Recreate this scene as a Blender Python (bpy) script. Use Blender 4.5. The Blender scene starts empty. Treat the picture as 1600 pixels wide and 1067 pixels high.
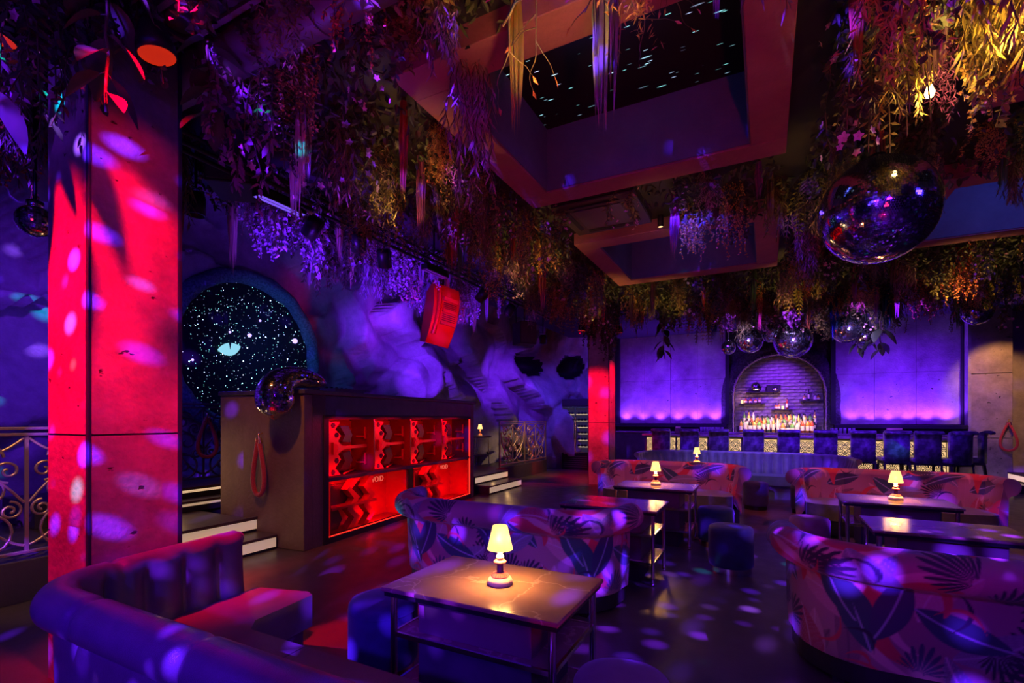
import bpy, math, random
import numpy as np
from mathutils import Vector, Matrix, Quaternion, noise as mnoise

rnd = random.Random(11)
S = bpy.context.scene
COL = S.collection
PI = math.pi

# ------------------------------------------------------------------ camera, world, exposure
cam_d = bpy.data.cameras.new('camera')
cam_d.sensor_width = 36.0
cam_d.lens = 36.0 * 760 / 1600
cam_d.shift_y = (654 - 533.5) / 1600
cam_d.clip_start = 0.05
cam = bpy.data.objects.new('camera', cam_d)
cam.location = (0, 0, 1.5)
cam.rotation_euler = (PI / 2, 0, math.radians(27.5))
COL.objects.link(cam)
S.camera = cam
S.view_settings.view_transform = 'Standard'
S.view_settings.look = 'None'
S.view_settings.exposure = 0.0
S.view_settings.gamma = 1.0
S.view_settings.use_curve_mapping = False
w = bpy.data.worlds.new('night')
S.world = w
w.use_nodes = True
w.node_tree.nodes['Background'].inputs[0].default_value = (0.25, 0.12, 1.0, 1)
w.node_tree.nodes['Background'].inputs[1].default_value = 0.004
try:
    S.cycles.max_bounces = 6
    S.cycles.sample_clamp_indirect = 3.0
except Exception:
    pass

# ------------------------------------------------------------------ lights
VIOLET = (0.16, 0.015, 1.0)
BLUE = (0.05, 0.02, 1.0)
RED = (1.0, 0.0, 0.022)
WARM = (1.0, 0.5, 0.16)
PINK = (1.0, 0.02, 0.12)


def aim(o, target):
    d = Vector(target) - o.location
    o.rotation_euler = d.to_track_quat('-Z', 'Y').to_euler()


def point(name, loc, color, power, radius=0.05):
    d = bpy.data.lights.new(name, 'POINT')
    d.color = color; d.energy = power; d.shadow_soft_size = radius
    o = bpy.data.objects.new(name, d); o.location = loc; COL.objects.link(o)
    return o


def spot(name, loc, target, color, power, angle=60, blend=0.6, radius=0.05):
    d = bpy.data.lights.new(name, 'SPOT')
    d.color = color; d.energy = power; d.spot_size = math.radians(angle); d.spot_blend = blend
    d.shadow_soft_size = radius
    o = bpy.data.objects.new(name, d); o.location = loc; COL.objects.link(o)
    aim(o, target)
    return o


def area(name, loc, target, color, power, sx, sy=None, rz=None, spread=None):
    d = bpy.data.lights.new(name, 'AREA')
    d.shape = 'RECTANGLE' if sy else 'DISK'
    d.size = sx
    if sy: d.size_y = sy
    if spread: d.spread = math.radians(spread)
    d.color = color; d.energy = power
    o = bpy.data.objects.new(name, d); o.location = loc; COL.objects.link(o)
    aim(o, target)
    return o


def mirror_ball_light(name, loc, power, scale, seed, r0=0.10, r1=0.30, down=False):
    """a lamp shining on a turning mirror ball: a burst of small coloured beams"""
    o = spot(name, loc, (loc[0], loc[1] + 0.3, 0), (1, 1, 1), power, 150, 0.5, 0.0) if down else point(name, loc, (1, 1, 1), power, 0.0)
    d = o.data
    d.use_nodes = True
    nt = d.node_tree
    for n in list(nt.nodes): nt.nodes.remove(n)
    out = nt.nodes.new('ShaderNodeOutputLight')
    em = nt.nodes.new('ShaderNodeEmission')
    g = nt.nodes.new('ShaderNodeNewGeometry')
    add = nt.nodes.new('ShaderNodeVectorMath'); add.operation = 'ADD'
    add.inputs[1].default_value = (seed * 1.7, seed * 2.3, seed * 0.9)
    vo = nt.nodes.new('ShaderNodeTexVoronoi'); vo.inputs['Scale'].default_value = scale
    mr = nt.nodes.new('ShaderNodeMapRange'); mr.interpolation_type = 'SMOOTHSTEP'
    mr.inputs[1].default_value = r0; mr.inputs[2].default_value = r1
    mr.inputs[3].default_value = 1.0; mr.inputs[4].default_value = 0.0
    sep = nt.nodes.new('ShaderNodeSeparateColor')
    cr = nt.nodes.new('ShaderNodeValToRGB'); cr.color_ramp.interpolation = 'CONSTANT'
    e = cr.color_ramp.elements
    e[0].position = 0; e[0].color = (0.10, 0.012, 1.0, 1)
    e[1].position = 0.45; e[1].color = (0.16, 0.015, 1.0, 1)
    x = e.new(0.75); x.color = (0.24, 0.07, 1.0, 1)
    x = e.new(0.84); x.color = (0.0, 0.22, 0.42, 1)
    x = e.new(0.9); x.color = (0.10, 0.012, 1.0, 1)
    mu = nt.nodes.new('ShaderNodeMath'); mu.operation = 'MULTIPLY'
    br = nt.nodes.new('ShaderNodeMath'); br.operation = 'POWER'; br.inputs[1].default_value = 1.1
    L = nt.links.new
    L(g.outputs['Incoming'], add.inputs[0]); L(add.outputs[0], vo.inputs['Vector'])
    L(vo.outputs['Distance'], mr.inputs[0]); L(vo.outputs['Color'], sep.inputs[0])
    L(sep.outputs[0], cr.inputs[0]); L(sep.outputs[1], br.inputs[0])
    L(mr.outputs[0], mu.inputs[0]); L(br.outputs[0], mu.inputs[1])
    L(cr.outputs[0], em.inputs[0]); L(mu.outputs[0], em.inputs[1]); L(em.outputs[0], out.inputs[0])
    return o


# beams thrown by the mirror balls (one behind the camera, one over the floor at the right)
mirror_ball_light('mirror_beam', (-0.9, -2.4, 3.1), 17000, 25.0, 3.0, 0.12, 0.42)
mirror_ball_light('mirror_beam', (1.1, 3.35, 2.75), 4500, 14.0, 4.0, 0.10, 0.40, down=True)
# coloured fill lights added to tint coffers, seats and floor; no fixtures modelled
area('pink_fill', (1.2, -2.6, 1.9), (-1, 6, 3.0), PINK, 5, 1.0, 0.5)  # added pink fill in place of red bounce from the columns
spot('coffer_red_fill', (0.9, -0.9, 0.25), (-1.0, 4.6, 3.8), (1.0, 0.006, 0.10), 290, 70, 0.9)  # unseen floor light added to redden the coffer undersides
spot('sofa_blue_fill', (-2.0, -1.6, 2.2), (-2.0, 0.9, 0.7), (0.07, 0.003, 1.0), 620, 42, 0.9)  # added blue fill for the outer roll of the leather sofa
area('violet_fill', (1.6, -1.6, 3.2), (0.9, 3.2, 0.5), (0.16, 0.004, 1.0), 75, 0.6, 0.6)  # added violet fill for the near right sofa
for sx_ in (-1.35, 1.4):
    spot('sofa_coral_fill', (sx_, 6.7, 3.72), (sx_, 8.1, 0.55), (1.0, 0.14, 0.08), 270, 58, 0.8)  # added fill that turns the far sofas coral
spot('banquette_fill', (-0.3, 8.8, 3.4), (-0.45, 10.9, 0.6), (0.5, 0.5, 0.9), 110, 46, 0.8)  # added fill to bring out the banquette
area('blue_fill', (-1.8, -2.6, 3.0), (-1.5, 4, 0.4), BLUE, 13, 1.0, 0.5)  # blue fills here and below are added, with no lamp behind them
area('blue_fill', (3.6, 2.6, 3.5), (1.0, 3.6, 0.2), BLUE, 22, 0.6, 0.6)
area('blue_fill', (-0.8, 5.6, 3.7), (-0.8, 6.5, 0), BLUE, 22, 0.6, 0.6)
area('bar_stool_fill', (0.6, 9.6, 3.3), (0.6, 12.2, 0.7), (0.14, 0.015, 1.0), 95, 3.4, 0.4, spread=80)  # added violet fill for the bar stool backs
# red spots on the columns
spot('red_spot', (-2.25, 1.15, 3.88), (-3.22, 1.52, 2.1), RED, 5200, 36, 1.0)
spot('red_spot', (-3.55, 0.22, 3.88), (-3.49, 1.26, 2.0), RED, 2800, 36, 1.0)
spot('red_spot', (-2.86, 1.42, 3.40), (-3.22, 1.55, 1.5), RED, 12, 120, 0.7)
spot('red_spot', (-3.35, 9.3, 3.5), (-3.44, 10.7, 1.7), RED, 1500, 46, 1.0)
spot('red_spot', (-1.9, 10.95, 3.5), (-3.05, 10.95, 2.2), RED, 700, 40, 0.8)
# blue light over the left platform and the cave wall
spot('cave_spot', (-5.6, 1.6, 3.6), (-8.2, 2.0, 2.4), VIOLET, 256, 80, 0.9)
spot('cave_spot', (-6.2, 7.2, 3.3), (-7.7, 8.7, 3.6), VIOLET, 348, 75, 0.9)
spot('cave_spot', (-5.4, 10.8, 3.2), (-6.7, 12.2, 2.5), VIOLET, 287, 75, 0.9)
spot('cave_spot', (-6.3, 8.2, 2.6), (-7.7, 10.0, 2.4), VIOLET, 181, 80, 0.9)
spot('cave_spot', (-4.9, 12.0, 3.3), (-5.3, 13.6, 1.9), (0.10, 0.03, 1.0), 190, 90, 0.9)
point('platform_glow', (-6.8, 3.4, 2.6), BLUE, 28, 0.2)
for (x, y, z, tx, ty, p) in ((-4.0, 3.2, 2.5, -4.6, 4.0, 150), (-4.0, 4.8, 2.4, -4.6, 5.4, 170), (-4.2, 6.4, 2.5, -4.6, 6.9, 110), (-3.1, 2.5, 2.75, -3.0, 2.5, 22), (-2.5, 1.9, 2.9, -2.3, 1.8, 9), (-3.9, 0.4, 2.75, -3.6, 0.9, 26)):
    spot('garland_violet', (x, y, z), (tx, ty, 3.7), VIOLET, p, 95, 0.6, 0.06)
# uplights at the foot of the concrete panels behind the bar
for k in range(6):
    spot('bar_uplight', (-3.75 + 0.5 * k, 14.62, 1.40), (-3.75 + 0.5 * k, 14.80, 2.5), (0.17, 0.025, 1.0), 95, 125, 0.9, 0.03)
for k in range(6):
    spot('bar_uplight', (1.95 + 0.36 * k, 14.62, 1.40), (1.95 + 0.36 * k, 14.80, 2.5), (0.17, 0.025, 1.0), 88, 125, 0.9, 0.03)
area('bar_panel_wash', (-2.4, 12.6, 3.6), (-2.4, 14.8, 1.8), (0.13, 0.006, 1.0), 46, 2.4, 0.3, spread=90)
area('bar_panel_wash', (2.8, 12.6, 3.6), (2.8, 14.8, 1.8), (0.13, 0.006, 1.0), 40, 1.6, 0.3, spread=80)
spot('arch_violet', (0.3, 13.6, 3.3), (0.3, 15.1, 2.2), (0.22, 0.03, 1.0), 420, 60, 0.8)
area('bottle_light', (0.3, 14.1, 1.75), (0.3, 14.65, 1.2), (1.0, 0.6, 0.25), 9, 1.6, 0.05, spread=80)
area('shelf_light', (0.1, 14.55, 1.55), (0.1, 15.1, 2.1), (1.0, 0.5, 0.28), 5, 1.2, 0.06)
# warm lamps hidden among the hanging plants
for (x, y, z, p) in ((0.95, 2.9, 3.62, 16), (1.15, 1.9, 3.75, 16), (0.6, 5.4, 3.5, 7), (-0.95, 2.15, 3.7, 9), (-2.75, 3.2, 3.6, 7),
                     (-2.7, 5.6, 3.5, 10), (-1.0, 5.45, 3.5, 4), (-2.6, 8.2, 3.6, 9), (-1.6, 8.9, 3.35, 11),
                     (0.4, 8.9, 3.35, 11), (2.4, 8.9, 3.35, 11), (4.0, 8.2, 3.4, 8), (2.6, 5.5, 3.6, 7), (3.6, 10.4, 3.5, 8), (-3.3, 6.4, 3.5, 6)):
    spot('garland_lamp', (x, y, 3.02), (x + 0.02, y + 0.1, 4), (1.0, 0.52, 0.11), p * (2.7 if y < 4 else 2.0), 108, 0.6, 0.04)
spot('pier_spot', (4.3, 12.9, 3.5), (4.62, 14.5, 2.3), (1.0, 0.40, 0.12), 230, 54, 0.6)
spot('booth_side_spot', (-4.2, 2.2, 3.2), (-5.1, 3.75, 1.0), (1.0, 0.30, 0.06), 120, 60, 0.9)
spot('rail_spot', (-4.2, 0.9, 3.4), (-5.4, 1.7, 0.9), (1.0, 0.52, 0.2), 150, 40, 0.8)
spot('rail_spot', (-4.1, 10.2, 3.3), (-5.5, 11.4, 0.9), (1.0, 0.6, 0.28), 240, 40, 0.8)
spot('floor_warm', (-0.3, 5.2, 3.7), (-0.2, 4.6, 0), (1.0, 0.42, 0.14), 26, 50, 0.9)

# ------------------------------------------------------------------ materials
MATS = {}


def nmat(name):
    m = bpy.data.materials.new(name)
    m.use_nodes = True
    MATS[name] = m
    nt = m.node_tree
    return m, nt, nt.nodes['Principled BSDF']


def pm(name, base, rough=0.5, metal=0.0, second=None, nscale=6.0, bump=0.0, bscale=30.0, coat=0.0, sheen=0.0, spec=0.5,
       contrast=(0.35, 0.65), detail=6.0, emit=None, estr=0.0):
    m, nt, b = nmat(name)
    b.inputs['Base Color'].default_value = (*base, 1)
    b.inputs['Roughness'].default_value = rough
    b.inputs['Metallic'].default_value = metal
    b.inputs['Specular IOR Level'].default_value = spec
    b.inputs['Coat Weight'].default_value = coat
    b.inputs['Sheen Weight'].default_value = sheen
    tc = nt.nodes.new('ShaderNodeTexCoord')
    if second:
        nz = nt.nodes.new('ShaderNodeTexNoise'); nz.inputs['Scale'].default_value = nscale; nz.inputs['Detail'].default_value = detail
        cr = nt.nodes.new('ShaderNodeValToRGB')
        cr.color_ramp.elements[0].position = contrast[0]; cr.color_ramp.elements[0].color = (*base, 1)
        cr.color_ramp.elements[1].position = contrast[1]; cr.color_ramp.elements[1].color = (*second, 1)
        nt.links.new(tc.outputs['Object'], nz.inputs['Vector'])
        nt.links.new(nz.outputs['Fac'], cr.inputs[0]); nt.links.new(cr.outputs[0], b.inputs['Base Color'])
    if bump:
        nb = nt.nodes.new('ShaderNodeTexNoise'); nb.inputs['Scale'].default_value = bscale; nb.inputs['Detail'].default_value = 4
        bp = nt.nodes.new('ShaderNodeBump'); bp.inputs['Strength'].default_value = bump; bp.inputs['Distance'].default_value = 0.02
        nt.links.new(tc.outputs['Object'], nb.inputs['Vector'])
        nt.links.new(nb.outputs['Fac'], bp.inputs['Height']); nt.links.new(bp.outputs[0], b.inputs['Normal'])
    if emit:
        b.inputs['Emission Color'].default_value = (*emit, 1)
        b.inputs['Emission Strength'].default_value = estr
    return m


def concrete(name, base, second, pits=True, rough=0.8):
    m, nt, b = nmat(name)
    b.inputs['Roughness'].default_value = rough
    N = nt.nodes.new; L = nt.links.new
    tc = N('ShaderNodeTexCoord')
    n1 = N('ShaderNodeTexNoise'); n1.inputs['Scale'].default_value = 1.6; n1.inputs['Detail'].default_value = 9; n1.inputs['Roughness'].default_value = 0.7
    cr = N('ShaderNodeValToRGB')
    cr.color_ramp.elements[0].position = 0.3; cr.color_ramp.elements[0].color = (*base, 1)
    cr.color_ramp.elements[1].position = 0.7; cr.color_ramp.elements[1].color = (*second, 1)
    L(tc.outputs['Object'], n1.inputs['Vector']); L(n1.outputs['Fac'], cr.inputs[0])
    n2 = N('ShaderNodeTexNoise'); n2.inputs['Scale'].default_value = 28; n2.inputs['Detail'].default_value = 5
    L(tc.outputs['Object'], n2.inputs['Vector'])
    bp = N('ShaderNodeBump'); bp.inputs['Strength'].default_value = 0.6; bp.inputs['Distance'].default_value = 0.012
    if pits:
        mp = N('ShaderNodeMapping'); mp.inputs['Scale'].default_value = (9, 9, 16)
        n3 = N('ShaderNodeTexNoise'); n3.inputs['Scale'].default_value = 1.0; n3.inputs['Detail'].default_value = 3
        c3 = N('ShaderNodeValToRGB')
        c3.color_ramp.elements[0].position = 0.275; c3.color_ramp.elements[0].color = (0.12, 0.12, 0.12, 1)
        c3.color_ramp.elements[1].position = 0.31; c3.color_ramp.elements[1].color = (1, 1, 1, 1)
        L(tc.outputs['Object'], mp.inputs[0]); L(mp.outputs[0], n3.inputs['Vector']); L(n3.outputs['Fac'], c3.inputs[0])
        mx = N('ShaderNodeMix'); mx.data_type = 'RGBA'; mx.blend_type = 'MULTIPLY'; mx.inputs['Factor'].default_value = 1
        L(cr.outputs[0], mx.inputs['A']); L(c3.outputs[0], mx.inputs['B']); L(mx.outputs['Result'], b.inputs['Base Color'])
        ad = N('ShaderNodeMath'); ad.operation = 'MULTIPLY_ADD'; ad.inputs[1].default_value = 2.0
        L(c3.outputs[0], ad.inputs[0]); L(n2.outputs['Fac'], ad.inputs[2]); L(ad.outputs[0], bp.inputs['Height'])
    else:
        L(cr.outputs[0], b.inputs['Base Color']); L(n2.outputs['Fac'], bp.inputs['Height'])
    L(bp.outputs[0], b.inputs['Normal'])
    return m


def emission(name, color, strength):
    m, nt, b = nmat(name)
    b.inputs['Base Color'].default_value = (0.02, 0.02, 0.02, 1)
    b.inputs['Emission Color'].default_value = (*color, 1)
    b.inputs['Emission Strength'].default_value = strength
    return m


def starfield(name, scale, stretch, base, strength, r0=0.05, seed=0.0):
    m, nt, b = nmat(name)
    N = nt.nodes.new; L = nt.links.new
    b.inputs['Base Color'].default_value = (*base, 1); b.inputs['Roughness'].default_value = 0.9
    tc = N('ShaderNodeTexCoord')
    tot = None
    for k, (sc, rr, st) in enumerate(((scale, r0, strength), (scale * 0.42, r0 * 0.8, strength * 2.2))):
        mp = N('ShaderNodeMapping'); mp.inputs['Scale'].default_value = stretch; mp.inputs['Location'].default_value = (seed + k * 3.3, seed, 0)
        vo = N('ShaderNodeTexVoronoi'); vo.inputs['Scale'].default_value = sc
        mr = N('ShaderNodeMapRange'); mr.inputs[1].default_value = rr * 0.3; mr.inputs[2].default_value = rr
        mr.inputs[3].default_value = 1; mr.inputs[4].default_value = 0
        sp = N('ShaderNodeSeparateColor'); pw = N('ShaderNodeMath'); pw.operation = 'POWER'; pw.inputs[1].default_value = 2.0
        mu = N('ShaderNodeMath'); mu.operation = 'MULTIPLY'; mu2 = N('ShaderNodeMath'); mu2.operation = 'MULTIPLY'; mu2.inputs[1].default_value = st
        L(tc.outputs['Object'], mp.inputs[0]); L(mp.outputs[0], vo.inputs['Vector']); L(vo.outputs['Distance'], mr.inputs[0])
        L(vo.outputs['Color'], sp.inputs[0]); L(sp.outputs[0], pw.inputs[0]); L(pw.outputs[0], mu.inputs[0]); L(mr.outputs[0], mu.inputs[1])
        L(mu.outputs[0], mu2.inputs[0])
        if tot is None: tot = mu2
        else:
            a = N('ShaderNodeMath'); a.operation = 'ADD'; L(tot.outputs[0], a.inputs[0]); L(mu2.outputs[0], a.inputs[1]); tot = a
        if k == 0:
            cr = N('ShaderNodeValToRGB'); cr.color_ramp.elements[0].color = (0.25, 0.9, 0.85, 1); cr.color_ramp.elements[1].color = (0.55, 0.6, 1, 1)
            L(sp.outputs[1], cr.inputs[0])
    L(cr.outputs[0], b.inputs['Emission Color']); L(tot.outputs[0], b.inputs['Emission Strength'])
    return m


M = {}
M['floor'] = None
M['column'] = concrete('column_concrete', (0.10, 0.088, 0.08), (0.38, 0.34, 0.31))
M['coffer'] = concrete('coffer_red_light', (0.25, 0.085, 0.105), (0.36, 0.13, 0.15), pits=False)  # red light spill mixed into the concrete's base colour
M['coffer_in'] = concrete('coffer_inner_blue_light', (0.085, 0.10, 0.15), (0.14, 0.16, 0.22), pits=False)  # dim blue light of the recess put into its base colour
M['panelwall'] = concrete('panel_concrete', (0.16, 0.15, 0.15), (0.46, 0.43, 0.43))
M['chamfer_shade'] = pm('chamfer_shade_blue', (0.012, 0.012, 0.05), 0.5, 0.2)  # dark blue shade of the unlit column chamfer, as a colour
M['booth'] = concrete('booth_concrete', (0.11, 0.062, 0.04), (0.21, 0.13, 0.085), pits=False, rough=0.55)
M['boothdark'] = pm('booth_dark', (0.035, 0.03, 0.035), 0.5, second=(0.06, 0.05, 0.06), bump=0.1)
M['rock'] = concrete('cave_rock', (0.18, 0.17, 0.18), (0.42, 0.40, 0.42), pits=False)
M['dark'] = pm('dark_paint', (0.012, 0.011, 0.014), 0.7)
M['blackmetal'] = pm('black_metal', (0.02, 0.02, 0.022), 0.4, 0.6)
M['chrome'] = pm('chrome', (0.75, 0.73, 0.72), 0.16, 1.0)
M['gold'] = pm('aged_gold', (0.75, 0.52, 0.28), 0.38, 0.85, bump=0.15, bscale=60)
M['darkrail'] = pm('dark_railing', (0.12, 0.12, 0.16), 0.45, 0.6)
M['leather'] = pm('plum_leather', (0.085, 0.06, 0.08), 0.28, second=(0.11, 0.08, 0.10), nscale=9, bump=0.22, bscale=240, coat=0.15)
M['leather_seat'] = pm('plum_leather_seat', (0.12, 0.08, 0.085), 0.42, second=(0.15, 0.10, 0.105), nscale=9, bump=0.2, bscale=240)
M['leather_green'] = pm('slate_leather', (0.14, 0.165, 0.155), 0.28, second=(0.18, 0.21, 0.195), nscale=9, bump=0.2, bscale=200, coat=0.15)
M['olive'] = pm('olive_velvet', (0.05, 0.045, 0.02), 0.8, second=(0.08, 0.07, 0.035), nscale=14, sheen=0.4)
M['navy'] = pm('navy_velvet', (0.012, 0.017, 0.06), 0.75, second=(0.02, 0.028, 0.085), nscale=12, sheen=0.15)
M['greenvelvet'] = pm('green_velvet', (0.02, 0.05, 0.05), 0.75, second=(0.03, 0.07, 0.07), nscale=12, sheen=0.4)
M['mauve'] = pm('mauve_velvet', (0.22, 0.13, 0.17), 0.8, second=(0.27, 0.16, 0.2), nscale=12, sheen=0.3)
M['pinkvelvet'] = pm('dusty_pink_velvet', (0.36, 0.13, 0.12), 0.8, second=(0.42, 0.17, 0.15), nscale=12, sheen=0.3)
M['crushed'] = pm('crushed_velvet', (0.05, 0.035, 0.09), 0.5, second=(0.24, 0.18, 0.36), nscale=9, contrast=(0.42, 0.72), sheen=0.3)
M['marble'] = None
M['tablepanel'] = pm('table_panel', (0.12, 0.075, 0.07), 0.45, second=(0.16, 0.1, 0.095), nscale=4)
M['plinth'] = pm('black_plinth', (0.012, 0.010, 0.012), 0.6)
M['shade'] = emission('lit_lampshade', (1.0, 0.62, 0.21), 1.6)
M['cream'] = pm('cream_porcelain', (0.75, 0.55, 0.36), 0.3)
M['coral'] = pm('coral_porcelain', (0.70, 0.16, 0.10), 0.35)
M['brownglass'] = pm('brown_porcelain', (0.16, 0.05, 0.06), 0.2)
M['steplight'] = None
M['ropered'] = pm('red_velvet_rope', (0.35, 0.02, 0.03), 0.8, second=(0.5, 0.04, 0.04), nscale=60, sheen=0.3)
M['brass'] = pm('brass', (0.85, 0.55, 0.22), 0.25, 1.0)
M['redled'] = emission('red_led', (1.0, 0.02, 0.01), 2.2)
M['redlens'] = emission('red_lamp_lens', (1.0, 0.035, 0.004), 0.5)
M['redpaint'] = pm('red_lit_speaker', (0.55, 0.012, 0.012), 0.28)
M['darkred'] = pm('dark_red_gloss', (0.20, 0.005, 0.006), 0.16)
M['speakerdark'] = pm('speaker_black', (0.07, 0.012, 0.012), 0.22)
M['mirror'] = pm('mirror_tile', (0.86, 0.86, 0.9), 0.07, 1.0)
M['ballcore'] = pm('ball_core', (0.05, 0.05, 0.06), 0.5)
M['starceil'] = starfield('star_ceiling', 13.0, (0.36, 2.4, 1.0), (0.004, 0.002, 0.004), 4.0, 0.13)
M['stargate'] = starfield('star_curtain', 27.0, (1, 1, 1), (0.001, 0.0015, 0.006), 16.0, 0.13, 2.0)
M['eye'] = emission('cat_eye_glow', (0.32, 0.78, 0.95), 0.9)
M['moss_blue'] = pm('gate_moss', (0.04, 0.11, 0.13), 0.9, second=(0.12, 0.26, 0.28), nscale=30, bump=1.0, bscale=60)
M['twig'] = pm('pale_twigs', (0.5, 0.42, 0.38), 0.8, second=(0.3, 0.24, 0.2), nscale=20)
M['moss_dark'] = pm('dark_moss', (0.03, 0.028, 0.03), 0.95, second=(0.08, 0.075, 0.085), nscale=24, bump=1.0, bscale=50)
M['brick'] = pm('grey_brick', (0.13, 0.11, 0.12), 0.8, second=(0.34, 0.30, 0.30), nscale=7, bump=0.4, bscale=50)
M['mortar'] = pm('mortar', (0.26, 0.24, 0.25), 0.9, bump=0.4)
M['barpanel'] = emission('lit_bar_panel', (1.0, 0.62, 0.28), 0.95)
M['scallop'] = pm('scallop_lattice', (0.05, 0.04, 0.03), 0.4, 0.5)
M['bartop'] = pm('bar_top', (0.22, 0.17, 0.18), 0.25, second=(0.3, 0.24, 0.25))
M['woodfloor'] = pm('platform_deck', (0.06, 0.045, 0.035), 0.35, second=(0.09, 0.068, 0.05), nscale=3, bump=0.15)
M['duct'] = pm('painted_duct', (0.16, 0.13, 0.14), 0.5, 0.3)
M['violet_led'] = emission('violet_led_bar', (0.22, 0.1, 1.0), 0.9)
M['warmled'] = emission('warm_led', (1.0, 0.62, 0.28), 2.0)
M['bulb'] = emission('warm_bulb', (1.0, 0.7, 0.3), 6.0)
M['fridgeglass'] = emission('lit_fridge_interior', (0.5, 0.4, 1.0), 0.03)
M['fridgeshelf'] = emission('lit_fridge_shelf', (1.0, 0.75, 0.5), 0.55)
M['grey'] = pm('grey_plastic', (0.06, 0.055, 0.06), 0.5)
M['acgrey'] = pm('cassette_plastic', (0.035, 0.028, 0.032), 0.5)


def make_floor_mat():
    m, nt, b = nmat('polished_floor')
    N = nt.nodes.new; L = nt.links.new
    tc = N('ShaderNodeTexCoord')
    n1 = N('ShaderNodeTexNoise'); n1.inputs['Scale'].default_value = 1.1; n1.inputs['Detail'].default_value = 8
    cr = N('ShaderNodeValToRGB')
    cr.color_ramp.elements[0].position = 0.3; cr.color_ramp.elements[0].color = (0.055, 0.04, 0.038, 1)
    cr.color_ramp.elements[1].position = 0.75; cr.color_ramp.elements[1].color = (0.10, 0.078, 0.07, 1)
    n2 = N('ShaderNodeTexNoise'); n2.inputs['Scale'].default_value = 6; n2.inputs['Detail'].default_value = 6
    mr = N('ShaderNodeMapRange'); mr.inputs[3].default_value = 0.22; mr.inputs[4].default_value = 0.5
    n3 = N('ShaderNodeTexNoise'); n3.inputs['Scale'].default_value = 60
    bp = N('ShaderNodeBump'); bp.inputs['Strength'].default_value = 0.08; bp.inputs['Distance'].default_value = 0.01
    L(tc.outputs['Object'], n1.inputs['Vector']); L(n1.outputs['Fac'], cr.inputs[0]); L(cr.outputs[0], b.inputs['Base Color'])
    L(tc.outputs['Object'], n2.inputs['Vector']); L(n2.outputs['Fac'], mr.inputs[0]); L(mr.outputs[0], b.inputs['Roughness'])
    L(tc.outputs['Object'], n3.inputs['Vector']); L(n3.outputs['Fac'], bp.inputs['Height']); L(bp.outputs[0], b.inputs['Normal'])
    return m


def make_marble():
    m, nt, b = nmat('veined_marble')
    N = nt.nodes.new; L = nt.links.new
    b.inputs['Roughness'].default_value = 0.2
    tc = N('ShaderNodeTexCoord')
    nz = N('ShaderNodeTexNoise'); nz.inputs['Scale'].default_value = 2.5; nz.inputs['Detail'].default_value = 6
    mx = N('ShaderNodeVectorMath'); mx.operation = 'MULTIPLY_ADD'; mx.inputs[1].default_value = (0.9, 0.9, 0.9)
    L(tc.outputs['Object'], nz.inputs['Vector']); L(nz.outputs['Color'], mx.inputs[0]); L(tc.outputs['Object'], mx.inputs[2])
    vo = N('ShaderNodeTexVoronoi'); vo.feature = 'DISTANCE_TO_EDGE'; vo.inputs['Scale'].default_value = 2.2
    L(mx.outputs[0], vo.inputs['Vector'])
    cr = N('ShaderNodeValToRGB')
    cr.color_ramp.elements[0].position = 0.0; cr.color_ramp.elements[0].color = (0.42, 0.30, 0.21, 1)
    cr.color_ramp.elements[1].position = 0.022; cr.color_ramp.elements[1].color = (0.27, 0.17, 0.115, 1)
    n2 = N('ShaderNodeTexNoise'); n2.inputs['Scale'].default_value = 5; n2.inputs['Detail'].default_value = 8
    c2 = N('ShaderNodeValToRGB'); c2.color_ramp.elements[0].color = (0.6, 0.6, 0.6, 1); c2.color_ramp.elements[1].color = (1.1, 1.05, 1.0, 1)
    L(tc.outputs['Object'], n2.inputs['Vector']); L(n2.outputs['Fac'], c2.inputs[0])
    mm = N('ShaderNodeMix'); mm.data_type = 'RGBA'; mm.blend_type = 'MULTIPLY'; mm.inputs['Factor'].default_value = 1
    L(vo.outputs['Distance'], cr.inputs[0]); L(cr.outputs[0], mm.inputs['A']); L(c2.outputs[0], mm.inputs['B']); L(mm.outputs['Result'], b.inputs['Base Color'])
    return m


def make_steplight():
    m, nt, b = nmat('perforated_lit_riser')
    N = nt.nodes.new; L = nt.links.new
    tc = N('ShaderNodeTexCoord')
    vo = N('ShaderNodeTexVoronoi'); vo.inputs['Scale'].default_value = 55; vo.inputs['Randomness'].default_value = 0.0
    mr = N('ShaderNodeMapRange'); mr.inputs[1].default_value = 0.2; mr.inputs[2].default_value = 0.45; mr.inputs[3].default_value = 1.15; mr.inputs[4].default_value = 0.35
    L(tc.outputs['Object'], vo.inputs['Vector']); L(vo.outputs['Distance'], mr.inputs[0])
    b.inputs['Emission Color'].default_value = (1.0, 0.66, 0.33, 1)
    L(mr.outputs[0], b.inputs['Emission Strength'])
    return m


def make_attr_mat(name, rough=0.7, sheen=0.2):
    m, nt, b = nmat(name)
    a = nt.nodes.new('ShaderNodeAttribute'); a.attribute_name = 'Col'
    nt.links.new(a.outputs['Color'], b.inputs['Base Color'])
    b.inputs['Roughness'].default_value = rough; b.inputs['Sheen Weight'].default_value = sheen
    tc = nt.nodes.new('ShaderNodeTexCoord')
    nb = nt.nodes.new('ShaderNodeTexNoise'); nb.inputs['Scale'].default_value = 300
    bp = nt.nodes.new('ShaderNodeBump'); bp.inputs['Strength'].default_value = 0.1; bp.inputs['Distance'].default_value = 0.005
    nt.links.new(tc.outputs['Object'], nb.inputs['Vector']); nt.links.new(nb.outputs['Fac'], bp.inputs['Height']); nt.links.new(bp.outputs[0], b.inputs['Normal'])
    return m


M['floor'] = make_floor_mat()
M['marble'] = make_marble()
M['steplight'] = make_steplight()
M['floral'] = make_attr_mat('tropical_print_fabric')


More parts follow.
